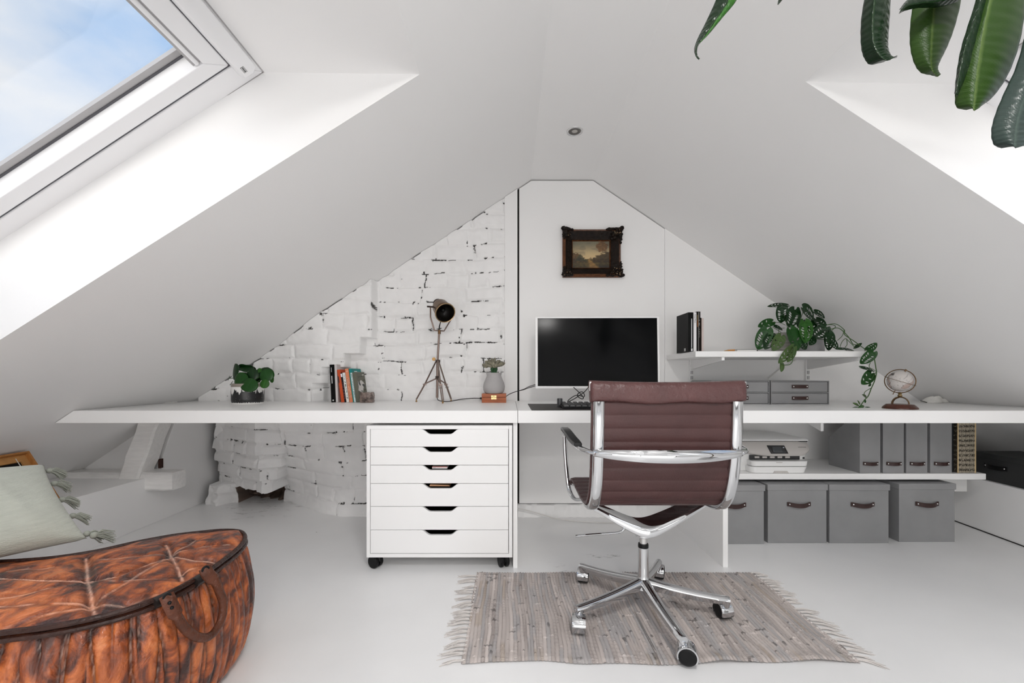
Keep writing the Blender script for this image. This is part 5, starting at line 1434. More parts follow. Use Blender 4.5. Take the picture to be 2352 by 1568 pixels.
def canvas():
    nx, nz = 150, 104
    u = np.linspace(0, 1, nx); v = np.linspace(0, 1, nz); U, V = np.meshgrid(u, v, indexing='ij')
    n1 = vnoise(U * 7, V * 14, 1); n2 = vnoise(U * 22, V * 24, 2); n3 = vnoise(U * 60, V * 60, 3)
    sky = np.array([.36, .28, .185]) * (1 - .0) + np.zeros((nx, nz, 3))
    hzn = sstep(.95, .40, V)[..., None]
    sky = np.array([.23, .225, .175]) * (1 - hzn) + np.array([.56, .46, .30]) * hzn
    cl = (sstep(.5, .8, n1) * sstep(.35, .6, V))[..., None]; sky = sky * (1 - cl * .45) + np.array([.17, .165, .135]) * cl * .45
    img = sky.copy()
    def put(mask, c, var=.4):
        nonlocal img
        mm = mask[..., None]; cc = np.array(c) * (1 - var + 2 * var * n2[..., None]); img = img * (1 - mm) + cc * mm
    hz = .335 + .02 * (vnoise(U * 9, V * 0, 5) - .5)
    put(sstep(.012, -.012, V - hz), (.10, .075, .025))
    # big tree at the right, hedges at both sides
    tr = ((U - .79) / .155) ** 2 + ((V - .80) / .21) ** 2 + (n2 - .5) * 1.1 + (n3 - .5) * .5
    put(sstep(1.15, .7, tr) * .9, (.205, .115, .045), .45)
    tk = (np.abs(U - .815 - .02 * (V - .5)) < .008) & (V > .42) & (V < .72); put(tk * .7, (.10, .055, .02))
    b1 = sstep(.03, -.04, V - (.60 - .55 * np.abs(U - .95) ** 1.0 + (n2 - .5) * .16)) * (U > .55) * (V > .20); put(b1 * .95, (.060, .040, .014), .6)
    b2 = sstep(.03, -.04, V - (.62 - .85 * np.abs(U - .02) + (n2 - .5) * .14)) * (U < .34) * (V > .22); put(b2 * .95, (.105, .060, .018), .6)
    b3 = sstep(.02, -.02, V - (.52 - 1.6 * np.abs(U - .22) + (n2 - .5) * .10)) * (V > .25); put(b3 * .8, (.045, .050, .022), .5)
    put(sstep(.02, -.02, V - .405 + np.abs(U - .49) * 1.3) * (V > .33), (.26, .20, .11))
    pth = sstep(.03, -.03, np.abs(U - (.40 + .30 * (1 - V / .34) * .55 + .03)) - (.02 + .30 * np.clip(.34 - V, 0, 1))) * (V < .33); put(pth * .85, (.31, .20, .075), .3)
    put(sstep(.20, .02, V) * (U > .72), (.030, .022, .010), .5); put(sstep(.14, .02, V) * sstep(.4, .1, U) * .6, (.10, .075, .02), .5)
    vg = (1 - .35 * ((U - .5) ** 2 + (V - .5) ** 2) * 2); img *= vg[..., None]
    img = np.clip(img, 0, 1) ** 1.22 * np.array([1.18, 1.08, .92])
    X = ix0 - .002 + (ix1 - ix0 + .004) * U; Z = iz0 - .002 + (iz1 - iz0 + .004) * V
    vs = np.stack([X, np.full_like(X, Yf_ - .009), Z], -1).reshape(-1, 3)
    cols = np.concatenate([img, np.ones((nx, nz, 1))], -1).reshape(-1, 4)
    mesh_obj('canvas', vs, grid_faces(nx, nz), mat('oil_paint', (1, 1, 1), .4, attr='Col', bump=.2, bscale=300), pa, cols=cols, ang=180, recalc=False, solid=.002)
canvas()

# ================================================================ books and pens on the wall shelf
G2 = 'books upright on the wall shelf'
def sbook(px0, wpx, pyt, yf, dep, label, col, marks=None, pagec=(.75, .72, .66)):
    k_ = yf / F
    return book('book', label, PX(px0, yf), wpx * k_, H - (pyt - VY) * k_, yf, dep, 0, col, G2, z0=SZ + .0003, marks=marks, pagec=pagec)
b_ = sbook(1580.8, 11.8, 717, 2.375, .165, 'thick black book with spine lettering on the wall shelf', (.004, .004, .004), pagec=(.01, .01, .01), marks=[('spine_line', .60, .74, .10, .84, (.62, .62, .62), 's'), ('publisher_mark', .55, .85, .02, .085, (.8, .8, .8), 's')])
t_, M_, w_, h_, d_ = b_
m = MB(); m.box((-.0005, .035, .006), (.0003, .055, .022), 0, M_); m.build('cover_sticker', mat('sticker_grey', (.6, .6, .58), .5), t_)
b_ = sbook(1592.8, 7.2, 717, 2.378, .15, 'white-spined book beside the thick black one', (.80, .79, .80)); letters(b_[0], b_[1], b_[2], b_[3], .25, .75, .74, .96, 8, (.42, .42, .43), 15)
b_ = sbook(1600.3, 3.8, 715.2, 2.375, .15, 'tall thin black book with an orange streak on its spine', (.015, .013, .012), marks=[('orange_streak', .35, .75, .62, .78, (.35, .12, .03), 's'), ('ochre_streak', .35, .7, .78, .92, (.28, .20, .08), 's')])
b_ = sbook(1604.2, 4.6, 715.2, 2.37, .15, 'tall charcoal book with a worn pale spine edge', (.03, .028, .027), marks=[('pale_edge', .02, .16, .02, .98, (.45, .44, .42), 's')])
b_ = sbook(1605.2 + 3.8, 2.2, 729.5, 2.36, .13, 'thin dark paperback in front of the pink notebook', (.02, .013, .010))
m = None
tl = bpy.data.objects  # lettering on the charcoal book
b2 = [o for o in C.objects if o.get('label') == 'tall charcoal book with a worn pale spine edge'][0]
k_ = 2.37 / F
letters(b2, Matrix.Translation((PX(1604.2, 2.37), 2.37, SZ + .0003)), 4.6 * k_, H - (715.2 - VY) * k_ - SZ, .30, .95, .36, .82, 17, (.85, .84, .80), 18)
b_ = sbook(1611.6, 4.6, 730.5, 2.372, .13, 'pale pinkish notebook at the right end of the shelf books', (.62, .53, .50))
m = MB(); m.box((PX(1690, 2.36), 2.345, SZ), (PX(1736, 2.36), 2.44, SZ + .0095)); nb = thing('notebook', 'white notebook with dark edges lying on the wall shelf', 'notebook', (1.27, 2.39, SZ))
m.build('pages', mat('notebook_white', (.80, .79, .77), .6), nb, bevel=.001)
m = MB(); m.box((PX(1690, 2.36) - .001, 2.344, SZ + .0095), (PX(1736, 2.36) + .001, 2.441, SZ + .0112)); m.box((PX(1734.5, 2.36), 2.3425, SZ), (PX(1736, 2.36) + .001, 2.346, SZ + .0112)); m.build('dark_cover', mat('notebook_dark', (.05, .05, .05), .5), nb, merge=False)
pn = thing('pencil', 'thick orange wooden pencil beside the white notebook', 'pencil', (1.215, 2.36, SZ))
a = Vector((PX(1689, 2.33), 2.335, SZ + .0062)); b = Vector((PX(1670, 2.36), 2.35, SZ + .0058)); c = Vector((PX(1662, 2.36), 2.357, SZ + .0045))
m = MB(); m.tube([a, b], [.006, .0056], 8); m.build('body', mat('pencil_orange', (.50, .22, .05), .4), pn)
m = MB(); m.tube([b, c], [.0056, .0012], 8); m.build('point', mat('pencil_wood', (.45, .28, .13), .6), pn)

# ================================================================ trailing monstera on the shelf
Ym = 2.47
mo = thing('potted_plant', 'trailing plant with holed leaves in a ribbed pot on the wall shelf', 'plant', (PX(1803, Ym), Ym, SZ))
pc_ = Vector((PX(1803, Ym), Ym, SZ)); r0 = 28.5 * Ym / F; hp = H - (763 - VY) * (Ym - r0) / F - SZ
pfl = [(.0001, .0005), (r0 * .9, .0005)]
for k in range(11):
    z = .004 + (hp - .008) * k / 10
    pfl += [(r0 * (.93 + .05 * k / 10), z), (r0 * (.97 + .05 * k / 10), z + (hp - .008) / 20)]
pfl += [(r0 * 1.01, hp), (r0 * .93, hp), (r0 * .92, hp - .02), (.0001, hp - .02)]
m = MB(); m.lathe(pfl, pc_, 48); m.build('ribbed_pot', mat('ribbed_ceramic', (.36, .345, .32), .35), mo, ang=20)
m = MB(); m.lathe([(.0001, hp - .018), (r0 * .915, hp - .018)], pc_, 32); m.build('soil', SOIL, mo)
def c3(x, y): return 1530 + x / 4.523, 680 + y / 4.523
ML_ = [ # base, tip (crop px), width px, depth, material, facing, holes
 ((1255, 92), (1062, 96), 62, 2.44, L_DARK, (.1, -.75, .6), 4), ((1205, 105), (1200, 280), 112, 2.42, L_DARK, (-.3, -1, .1), 5), ((1340, 140), (1285, 318), 140, 2.40, L_DARK, (0, -1, .25), 5),
 ((1360, 132), (1385, 205), 75, 2.43, L_MID, (.2, -1, .3), 0), ((1425, 118), (1545, 235), 150, 2.42, L_DARK, (.3, -1, .3), 5), ((1545, 160), (1655, 222), 95, 2.44, L_DARK, (.4, -.9, .4), 4),
 ((1105, 262), (962, 312), 92, 2.40, L_MID, (-.3, -1, .35), 2), ((1125, 310), (1218, 348), 48, 2.41, L_DARK, (0, -.9, .5), 2), ((1050, 345), (955, 555), 145, 2.37, L_MID, (-.3, -1, .15), 6),
 ((1100, 400), (1030, 552), 115, 2.36, L_DARK, (0, -1, .2), 5), ((1195, 415), (1115, 565), 115, 2.34, L_PALE, (-.1, -1, .15), 2), ((1295, 345), (1385, 562), 150, 2.345, L_MID, (.1, -1, .2), 1),
 ((1440, 265), (1462, 488), 158, 2.345, L_BRIGHT, (.1, -1, .25), 5), ((1395, 455), (1465, 552), 92, 2.36, L_DARK, (.1, -1, -.1), 3), ((1665, 320), (1535, 435), 135, 2.41, L_DARK, (.1, -1, .3), 4),
 ((1560, 235), (1650, 335), 125, 2.46, L_DARK, (.2, -1, .2), 3), ((1690, 385), (1700, 565), 118, 2.38, L_DARK, (0, -1, .15), 5), ((1675, 440), (1800, 545), 95, 2.37, L_DARK, (.2, -1, .2), 4),
 ((1785, 545), (1965, 556), 42, 2.34, L_DARK, (0, -.7, .7), 3), ((1945, 545), (2038, 485), 34, 2.35, L_DARK, (0, -1, .3), 0), ((2088, 562), (2192, 488), 84, 2.27, L_MID, (.2, -1, .2), 3),
 ((2155, 580), (2022, 704), 108, 2.255, L_MID, (0, -1, .2), 5), ((1325, 528), (1178, 690), 92, 2.275, L_PALE, (-.2, -1, .2), 3), ((1335, 555), (1268, 682), 72, 2.27, L_PALE, (.3, -1, .1), 2),
 ((1205, 700), (1200, 785), 48, 2.265, L_PALE, (0, -1, 0), 0), ((2028, 738), (2178, 778), 46, 2.245, L_DARK, (0, -.8, .6), 2), ((2135, 800), (2040, 912), 112, 2.235, L_MID, (-.1, -1, .1), 2),
 ((2130, 905), (2105, 935), 26, 2.235, L_MID, (0, -1, 0), 0), ((2038, 1020), (2098, 1058), 30, 2.20, L_PALE, (0, -1, .3), 0), ((2000, 1150), (1922, 1162), 16, 2.13, L_MID, (0, -.7, .7), 0), ((2008, 1140), (1942, 1106), 26, 2.14, L_PALE, (0, -1, .4), 0),
 ((1995, 1165), (2065, 1128), 34, 2.12, L_BRIGHT, (0, -.9, .6), 0), ((2065, 1150), (2158, 1162), 18, 2.13, L_MID, (0, -.7, .7), 0), ((2015, 1130), (1992, 1080), 14, 2.14, L_PALE, (0, -1, 0), 0), ((2065, 1070), (2070, 1110), 20, 2.16, L_MID, (0, -1, 0), 0),
 ((1235, 200), (1250, 265), 60, 2.46, L_DARK, (0, -1, .2), 0), ((1420, 250), (1380, 330), 100, 2.45, L_DARK, (0, -1, .2), 0), ((1500, 260), (1520, 400), 120, 2.46, L_DARK, (.1, -1, .2), 2), ((1540, 440), (1490, 505), 70, 2.42, L_DARK, (0, -1, .1), 2)]
for i, (b0, t0, wp, Y, ml, up, ho) in enumerate(ML_):
    bx_, by_ = c3(*b0); tx_, ty_ = c3(*t0)
    dep = rnd(i).uniform(-.02, .02)
    leaf_obj('leaf', mo, ml, P(bx_, by_, Y + dep), P(tx_, ty_, Y - dep), up, wp / 4.523 * Y / F * 1.06, shape='heart' if wp > 40 else 'long', curl=.18, cup=.12, holes=ho, nu=64 if ho else 16, nv=53 if ho else 9, seed=i)
def vine(pts, r=.0022, m=STEM):
    b = MB(); b.tube(catmull([P(*c3(x, y), Y) for x, y, Y in pts], 8), r, 7); b.build('vine', m, mo)
vine([(1330, 470, 2.46), (1560, 330, 2.45), (1660, 300, 2.43), (1765, 290, 2.41), (1850, 350, 2.39), (1855, 400, 2.38), (1950, 465, 2.35), (2030, 525, 2.31), (2085, 562, 2.27)])
vine([(1400, 470, 2.46), (1600, 380, 2.44), (1690, 350, 2.42), (1780, 330, 2.40), (1845, 370, 2.39), (1900, 430, 2.37), (1945, 500, 2.35), (2010, 500, 2.34)])
vine([(1380, 480, 2.46), (1600, 320, 2.44), (1700, 296, 2.43), (1760, 315, 2.42), (1700, 375, 2.40), (1690, 395, 2.38)], .0018)
vine([(1780, 460, 2.39), (1830, 410, 2.39), (1850, 350, 2.39)], .0016); vine([(1800, 540, 2.36), (1830, 470, 2.38), (1870, 440, 2.38), (1880, 500, 2.36), (1860, 530, 2.35)], .0016); vine([(1870, 440, 2.38), (1950, 520, 2.35), (1965, 545, 2.34)], .0016)
vine([(1660, 440, 2.41), (1620, 450, 2.43), (1550, 440, 2.44), (1480, 430, 2.46)], .0018)
vine([(2085, 562, 2.27), (2150, 600, 2.258), (2165, 660, 2.25), (2178, 740, 2.245), (2185, 800, 2.24), (2165, 880, 2.23), (2130, 960, 2.215), (2100, 1035, 2.19), (2060, 1080, 2.165), (2010, 1150, 2.13)], .0024)
vine([(2178, 780, 2.24), (2150, 760, 2.243), (2110, 735, 2.243), (2120, 690, 2.25)], .0016); vine([(2180, 790, 2.24), (2140, 850, 2.235), (2110, 920, 2.232)], .0016); vine([(2135, 950, 2.22), (2070, 990, 2.205), (2055, 1020, 2.20)], .0016)
vine([(1300, 500, 2.38), (1320, 530, 2.285), (1330, 560, 2.272), (1305, 690, 2.268), (1240, 715, 2.266), (1190, 690, 2.266), (1175, 660, 2.268)], .002)
vine([(1240, 300, 2.44), (1180, 275, 2.42), (1100, 270, 2.40)], .0015); vine([(1230, 400, 2.44), (1170, 360, 2.42), (1105, 320, 2.41)], .0015); vine([(1290, 420, 2.45), (1240, 250, 2.44), (1210, 120, 2.42)], .0016); vine([(1330, 430, 2.45), (1380, 300, 2.43), (1430, 130, 2.42)], .0016); vine([(1170, 400, 2.42), (1175, 340, 2.42), (1230, 330, 2.44)], .0014)
# smooth grey pot behind it
sp_ = Vector((PX(1850, 2.58), 2.58, SZ)); m = MB(); rr_ = 36 * 2.58 / F
m.lathe([(.0001, .0005), (rr_ * .97, .0005), (rr_, .004), (rr_, .088), (rr_ * .94, .088), (rr_ * .93, .01), (.0001, .01)], sp_, 48)
tag(m.build('planter', mat('plain_grey_ceramic', (.42, .415, .42), .5), ang=40), 'plain grey pot behind the trailing plant on the shelf', 'pot')
# thin pale wire to the rail
m = MB(); m.tube(catmull([P(1765, 869, 2.70), P(1778, 858, 2.70), P(1789, 849, 2.705), P(1805, 838, 2.71), P(1850, 815, 2.712)], 8), .0028, 8)
tag(m.build('cable', mat('pale_cable', (.72, .71, .69), .4)), 'thin white cable rising up the wall behind the grey drawer boxes', 'cable')

# ================================================================ desk globe
Yg = 2.06; gc = P(2067, 875, Yg); gb = Vector((PX(2067, Yg), Yg, ZT))
gl = thing('globe', 'small beige globe on a dark wooden stand on the desk', 'globe', gb)
WDD = mat('dark_red_wood', (.075, .022, .012), .28, var=.3, vscale=20); BZ = mat('globe_bronze', (.16, .10, .055), .35, .85)
R_ = .0675
m = MB(); m.lathe([(.0001, 0.0005), (R_, .0005), (R_ * .985, .006), (R_ * .86, .016), (R_ * .80, .0185), (R_ * .78, .021), (R_ * .62, .0225), (.0001, .0225)], gb, 56); m.build('wooden_base', WDD, gl, ang=30)
gr = .0495
def globe_ball():
    nA, nZ = 120, 60
    th = np.linspace(0, 2 * PI, nA, endpoint=False); ph = np.linspace(.001, PI - .001, nZ); T, Ph = np.meshgrid(th, ph, indexing='ij')
    x = np.sin(Ph) * np.cos(T); y = np.sin(Ph) * np.sin(T); z = np.cos(Ph)
    n = vnoise(x * 2.4 + 5 + z * .9, y * 2.4 + z * 2.5 + 5, 23) * .75 + vnoise(x * 4 + 9 + z * 2, y * 4 + z * 3 + 9, 24) * .25
    land = sstep(.50, .515, n); coast = np.exp(-((n - .507) / .018) ** 2)
    col = np.array([.52, .49, .47]) * (1 - land[..., None]) + np.array([.40, .31, .275]) * land[..., None]
    col = col * (1 - .85 * coast[..., None]); det = vnoise(x * 18 + z * 9 + 20, y * 18 + z * 14 + 20, 25); col = col * (1 - .5 * (sstep(.78, .84, det) * (1 - land))[..., None])
    tilt = Matrix.Rotation(math.radians(20), 3, 'Y') @ Matrix.Rotation(math.radians(200), 3, 'Z')
    Rm = np.array(tilt); V = np.stack([x, y, z], -1).reshape(-1, 3) @ Rm.T * gr + np.array(gc)
    fs = [(i * nZ + j, i * nZ + j + 1, ((i + 1) % nA) * nZ + j + 1, ((i + 1) % nA) * nZ + j) for i in range(nA) for j in range(nZ - 1)]
    cols = np.concatenate([col, np.ones((nA, nZ, 1))], -1).reshape(-1, 4)
    mesh_obj('globe_ball', V, fs, mat('globe_paper', (1, 1, 1), .35, attr='Col'), gl, cols=cols, ang=180)
globe_ball()
mr = .0560
m = MB(); m.tube([gc + Vector((mr * math.cos(a), 0, mr * math.sin(a))) for a in [2 * PI * k / 64 for k in range(64)]], .0021, 8, closed=True); m.build('meridian_ring', BZ, gl)
an = Matrix.Rotation(math.radians(21), 3, 'Y')
m = MB(); m.tube([gc + an @ Vector(((.0605 * math.cos(a)), .0605 * math.sin(a), 0)) for a in [2 * PI * k / 64 for k in range(64)]], .0018, 6, closed=True, flat=.5); m.build('horizon_ring', BZ, gl)
m = MB(); d = an @ Vector((0, 0, 1)); m.tube([gc + d * (gr - .002), gc + d * (mr + .005)], .0035, 10); m.tube([gc - d * (gr - .002), gc - d * (mr + .014)], .0018, 8); m.build('axis_pin', BZ, gl, merge=False)
zj = gc.z - mr
m = MB(); m.lathe([(.0045, .003), (.0085, -.002), (.006, -.007), (.0095, -.015), (.006, -.022), (.003, -.024)], (gc.x, gc.y, zj), 24); m.build('finial', mat('finial_brass', (.34, .24, .12), .3, .9), gl)
za = zj - .021; zb0 = ZT + .0225
m = MB(); arch = [Vector((gc.x + .030 * math.cos(a) + .002, gc.y - .006 * math.cos(a), zb0 + (za - zb0) * math.sin(a))) for a in [PI * k / 20 for k in range(21)]]
m.tube(arch, [.0038 if k < 12 else .0055 for k in range(21)], 10, flat=.8); m.build('arch_support', BZ, gl)

gl.rotation_euler = (0, 0, -.745)

# crumpled white packet with a dark twig at the right end of the desk
def packet():
    nu, nv = 26, 14; V = []; c = P(2146, 922, 2.53)
    for i in range(nu):
        u = i / (nu - 1)
        for j in range(nv):
            v = j / (nv - 1) - .5
            w_ = .045 * math.sin(PI * min(1, u * 1.25 + .12)) + .006
            zz = ZT + .001 + max(0, .030 * math.sin(PI * u) ** .8 * (1 - (2 * v) ** 2) * (1 + .35 * math.sin(u * 23 + v * 9)))
            V.append((c.x - .068 + .155 * u, c.y + v * 2 * w_, zz))
    return mesh_obj('crumpled_paper', V, grid_faces(nu, nv), mat('crumpled_white_paper', (.72, .71, .68), .7, bump=.4, bscale=60), solid=.0015, ang=25)
tg = thing('crumpled_packet', 'crumpled white paper packet under the slope at the right desk end', 'paper', P(2146, 926, 2.53))
attach(packet(), tg)
m = MB(); m.tube([P(2114, 920.5, 2.53), P(2121, 921.5, 2.52), P(2129, 924, 2.50)], .0022, 6); m.build('dark_twig', mat('twig', (.04, .035, .03), .8), tg)
# ================================================================ leather pouf
HP = .362
OUT = [(-1.04, .868), (-.957, .892), (-.893, .926), (-.842, .975), (-.818, 1.05), (-.812, 1.125), (-.815, 1.20), (-.826, 1.285), (-.852, 1.365), (-.903, 1.425), (-.967, 1.437), (-1.04, 1.415), (-1.10, 1.388), (-1.166, 1.335), (-1.225, 1.268), (-1.30, 1.222), (-1.39, 1.20), (-1.50, 1.185), (-1.62, 1.15), (-1.70, 1.06), (-1.71, .95), (-1.64, .86), (-1.50, .81), (-1.34, .80), (-1.18, .82)]
ol = catmull([(x, y, 0) for x, y in OUT], 24, closed=True)
def resample(pts, n):
    pts = pts + [pts[0]]; L_ = [0]
    for a, b in zip(pts, pts[1:]): L_.append(L_[-1] + (b - a).length)
    out = []; j = 0
    for i in range(n):
        s = L_[-1] * i / n
        while L_[j + 1] < s: j += 1
        out.append(pts[j].lerp(pts[j + 1], (s - L_[j]) / max(1e-9, L_[j + 1] - L_[j])))
    return out, L_[-1]
NA = 900
ol, OL = resample(ol, NA)
onrm = []
for i in range(NA):
    t = (ol[(i + 3) % NA] - ol[(i - 3) % NA]).normalized(); onrm.append(Vector((t.y, -t.x, 0)))
LEA = bpy.data.materials.new('patchy_orange_leather')
def lea_nodes():
    t, N, L = nt(LEA); b = N['Principled BSDF']
    tc = N.new('ShaderNodeTexCoord'); mp = N.new('ShaderNodeMapping'); mp.inputs['Scale'].default_value = (1.2, 1, .8); L.new(tc.outputs['Object'], mp.inputs['Vector'])
    n1 = N.new('ShaderNodeTexNoise'); n1.inputs['Scale'].default_value = 15; n1.inputs['Detail'].default_value = 6; n1.inputs['Roughness'].default_value = .6; n1.inputs['Distortion'].default_value = .8; L.new(mp.outputs['Vector'], n1.inputs['Vector'])
    r1 = N.new('ShaderNodeValToRGB'); e = r1.color_ramp.elements
    e[0].position = .34; e[0].color = (.040, .013, .008, 1); e[1].position = .61; e[1].color = (.47, .125, .032, 1)
    x = e.new(.43); x.color = (.10, .026, .012, 1); x = e.new(.50); x.color = (.25, .055, .013, 1); x = e.new(.75); x.color = (.60, .21, .075, 1)
    L.new(n1.outputs['Fac'], r1.inputs['Fac'])
    a = N.new('ShaderNodeAttribute'); a.attribute_name = 'Col'
    mx = N.new('ShaderNodeMix'); mx.data_type = 'RGBA'; mx.blend_type = 'MULTIPLY'; mx.inputs['Factor'].default_value = 1; L.new(r1.outputs['Color'], mx.inputs['A']); L.new(a.outputs['Color'], mx.inputs['B'])
    sm = N.new('ShaderNodeMix'); sm.data_type = 'RGBA'; L.new(a.outputs['Alpha'], sm.inputs['Factor']); L.new(mx.outputs['Result'], sm.inputs['A']); sm.inputs['B'].default_value = (.72, .47, .36, 1)  # alpha paints pale seam thread and its highlights into the leather
    L.new(sm.outputs['Result'], b.inputs['Base Color']); b.inputs['Roughness'].default_value = .36; b.inputs['Specular IOR Level'].default_value = .4; b.inputs['Coat Weight'].default_value = .22; b.inputs['Coat Roughness'].default_value = .10
    n2 = N.new('ShaderNodeTexNoise'); n2.inputs['Scale'].default_value = 38; n2.inputs['Detail'].default_value = 6; n2.inputs['Distortion'].default_value = 1.2; L.new(tc.outputs['Object'], n2.inputs['Vector'])
    n3 = N.new('ShaderNodeTexNoise'); n3.inputs['Scale'].default_value = 13; n3.inputs['Detail'].default_value = 4; n3.inputs['Distortion'].default_value = 1.5; L.new(mp.outputs['Vector'], n3.inputs['Vector'])
    b1 = N.new('ShaderNodeBump'); b1.inputs['Strength'].default_value = .35; b1.inputs['Distance'].default_value = .012; L.new(n2.outputs['Fac'], b1.inputs['Height'])
    b2 = N.new('ShaderNodeBump'); b2.inputs['Strength'].default_value = .5; b2.inputs['Distance'].default_value = .03; L.new(n3.outputs['Fac'], b2.inputs['Height']); L.new(b1.outputs['Normal'], b2.inputs['Normal'])
    L.new(b2.outputs['Normal'], b.inputs['Normal'])
lea_nodes()
PIPE = mat('dark_leather_piping', (.03, .011, .007), .33, spec=.35, bump=.4, bscale=90, var=.4, vscale=30)
po = thing('pouf', 'long patched orange-brown leather pouf with a carrying handle', 'pouf', (-1.2, 1.08, 0))
def pouf_side():
    nz = 46; V = np.zeros((NA, nz, 3)); cols = np.ones((NA, nz, 4), np.float32)
    r = np.random.RandomState(5)
    npl = int(OL / .036)
    ph0 = r.rand(npl + 2) * .0
    for i in range(NA):
        s = i / NA * npl; k = int(s); f = s - k
        for j in range(nz):
            v = j / (nz - 1)
            wv = .35 * (vnoise(np.array([k * 1.7]), np.array([v * 3.]), 2)[0] - .5) + .18 * math.sin(v * 5 + k * 2.1)
            ff = (s + wv) % 1.0
            pl_ = abs(math.sin(PI * ff)) ** .6
            bulge = .030 * math.sin(PI * min(1, v * .94 + .08)) ** .7 - .012 * (1 - v) ** 3 * 2
            wr = .012 * sstep(.62, .9, v) * (vnoise(np.array([i / NA * 160.]), np.array([v * 7.]), 4)[0] - .5) * sstep(1.0, .93, v)
            o = bulge - .010 + pl_ * .014 * float(sstep(0, .12, v)) * (1 - .35 * float(sstep(.88, 1, v))) + float(wr)
            p = ol[i] + onrm[i] * o
            V[i, j] = (p.x, p.y, max(.0005, HP * v - .004))
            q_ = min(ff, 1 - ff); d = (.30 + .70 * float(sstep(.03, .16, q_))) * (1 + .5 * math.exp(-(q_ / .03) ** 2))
            cols[i, j, :3] = d; cols[i, j, 3] = .30 * math.exp(-(q_ / .022) ** 2) * (math.sin(v * 90) > -.3)  # alpha: faint highlight painted along the pleat seams
    fs = [(i * nz + j, ((i + 1) % NA) * nz + j, ((i + 1) % NA) * nz + j + 1, i * nz + j + 1) for i in range(NA) for j in range(nz - 1)]
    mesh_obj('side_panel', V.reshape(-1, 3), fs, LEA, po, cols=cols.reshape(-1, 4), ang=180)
pouf_side()
def pouf_top():
    # strips across the crescent: parametrise by spine from right tip to left tip
    nU, nV = 460, 120
    iR = min(range(NA), key=lambda i: (ol[i] - Vector((-.905, 1.425, 0))).length); iL = min(range(NA), key=lambda i: (ol[i] - Vector((-1.70, 1.06, 0))).length)
    def walk(a, b, step):
        out = [a]; i = a
        while i != b: i = (i + step) % NA; out.append(i)
        return np.array(out)
    A = walk(iR, iL, 1); B = walk(iR, iL, -1); O = np.array([(p.x, p.y) for p in ol])
    u = np.linspace(0, 1, nU); ue = .5 * u + .5 * (.5 - .5 * np.cos(PI * u))
    def samp(I):
        f = ue * (len(I) - 1); k = np.minimum(f.astype(int), len(I) - 2); f = (f - k)[:, None]
        return O[I[k]] * (1 - f) + O[I[k + 1]] * f
    a = samp(A); b = samp(B); v = np.linspace(0, 1, nV)
    XY = b[:, None, :] * (1 - v)[None, :, None] + a[:, None, :] * v[None, :, None]
    w = np.linalg.norm(a - b, axis=1)[:, None]
    edge = np.minimum(v, 1 - v)[None, :] * w
    dome = .022 * (1 - np.exp(-edge / .05))
    ZP = HP + .016
    def g(px, py): Y = (H - ZP) * F / (py - VY); return np.array([(px - VX) * Y / F, Y])
    def q(x, y): return g(x / 2.915, 1030 + y / 2.915)
    def dist(pts):
        d = np.full(XY.shape[:2], 9.)
        for p0, p1 in zip(pts, pts[1:]):
            t = np.clip(((XY - p0) @ (p1 - p0)) / ((p1 - p0) @ (p1 - p0)), 0, 1)
            d = np.minimum(d, np.linalg.norm(XY - p0 - t[..., None] * (p1 - p0), axis=-1))
        return d
    wob = (vnoise(XY[..., 0] * 40, XY[..., 1] * 40, 3) - .5) * .010
    main = [[q(575, 715), q(583, 800), q(588, 880), q(610, 960), q(620, 1020), q(648, 1095)], [q(1110, 635), q(1150, 715), q(1185, 780), q(1225, 845)], [q(-400, 880), q(0, 868), q(280, 878), q(588, 880), q(800, 850), q(1000, 770), q(1150, 715), q(1300, 735), q(1440, 728)],
            [q(-900, 700), q(-860, 900), q(-1000, 1100)]]
    fine = [[q(588, 880), q(250, 960), q(-300, 1060)], [q(620, 1020), q(300, 1030), q(-200, 1070)], [q(620, 1030), q(300, 1090), q(-150, 1230)], [q(615, 1020), q(850, 900), q(1150, 715)], [q(588, 870), q(800, 895), q(1180, 850)],
            [q(620, 1020), q(850, 1015), q(1050, 940)], [q(588, 745), q(850, 730), q(1130, 710)], [q(1150, 700), q(1350, 660), q(1540, 625)], [q(1165, 690), q(1260, 650), q(1330, 610)], [q(560, 740), q(300, 800), q(-200, 840)], [q(1200, 820), q(1320, 775), q(1480, 740)]]
    dm = np.min([dist(p) for p in main], 0) + np.abs(wob) * .4; df = np.min([dist(p) for p in fine], 0) + np.abs(wob) * .7
    Z = HP + dome - .012 * np.exp(-(dm / .012) ** 2) + .006 * np.exp(-(dm / .0034) ** 2) - .007 * np.exp(-(df / .011) ** 2) + .0045 * np.exp(-(df / .0038) ** 2) + .005 * (vnoise(XY[..., 0] * 22, XY[..., 1] * 22, 6) - .5)
    Z = np.where(edge < .004, HP + .001, Z)
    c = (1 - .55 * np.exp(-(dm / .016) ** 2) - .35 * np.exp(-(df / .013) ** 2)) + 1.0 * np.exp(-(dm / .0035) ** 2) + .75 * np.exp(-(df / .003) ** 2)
    seam_glint = np.maximum(.75 * np.exp(-(dm / .0029) ** 2), .55 * np.exp(-(df / .0030) ** 2) * (vnoise(XY[..., 0] * 25, XY[..., 1] * 25, 9) > .3))  # pale thread and whitish seam highlights put into the colour
    cols = np.concatenate([np.repeat(c[..., None] * 1.06, 3, -1), seam_glint[..., None]], -1)
    V = np.concatenate([XY, Z[..., None]], -1).reshape(-1, 3)
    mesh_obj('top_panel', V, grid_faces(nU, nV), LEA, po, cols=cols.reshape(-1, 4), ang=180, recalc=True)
pouf_top()
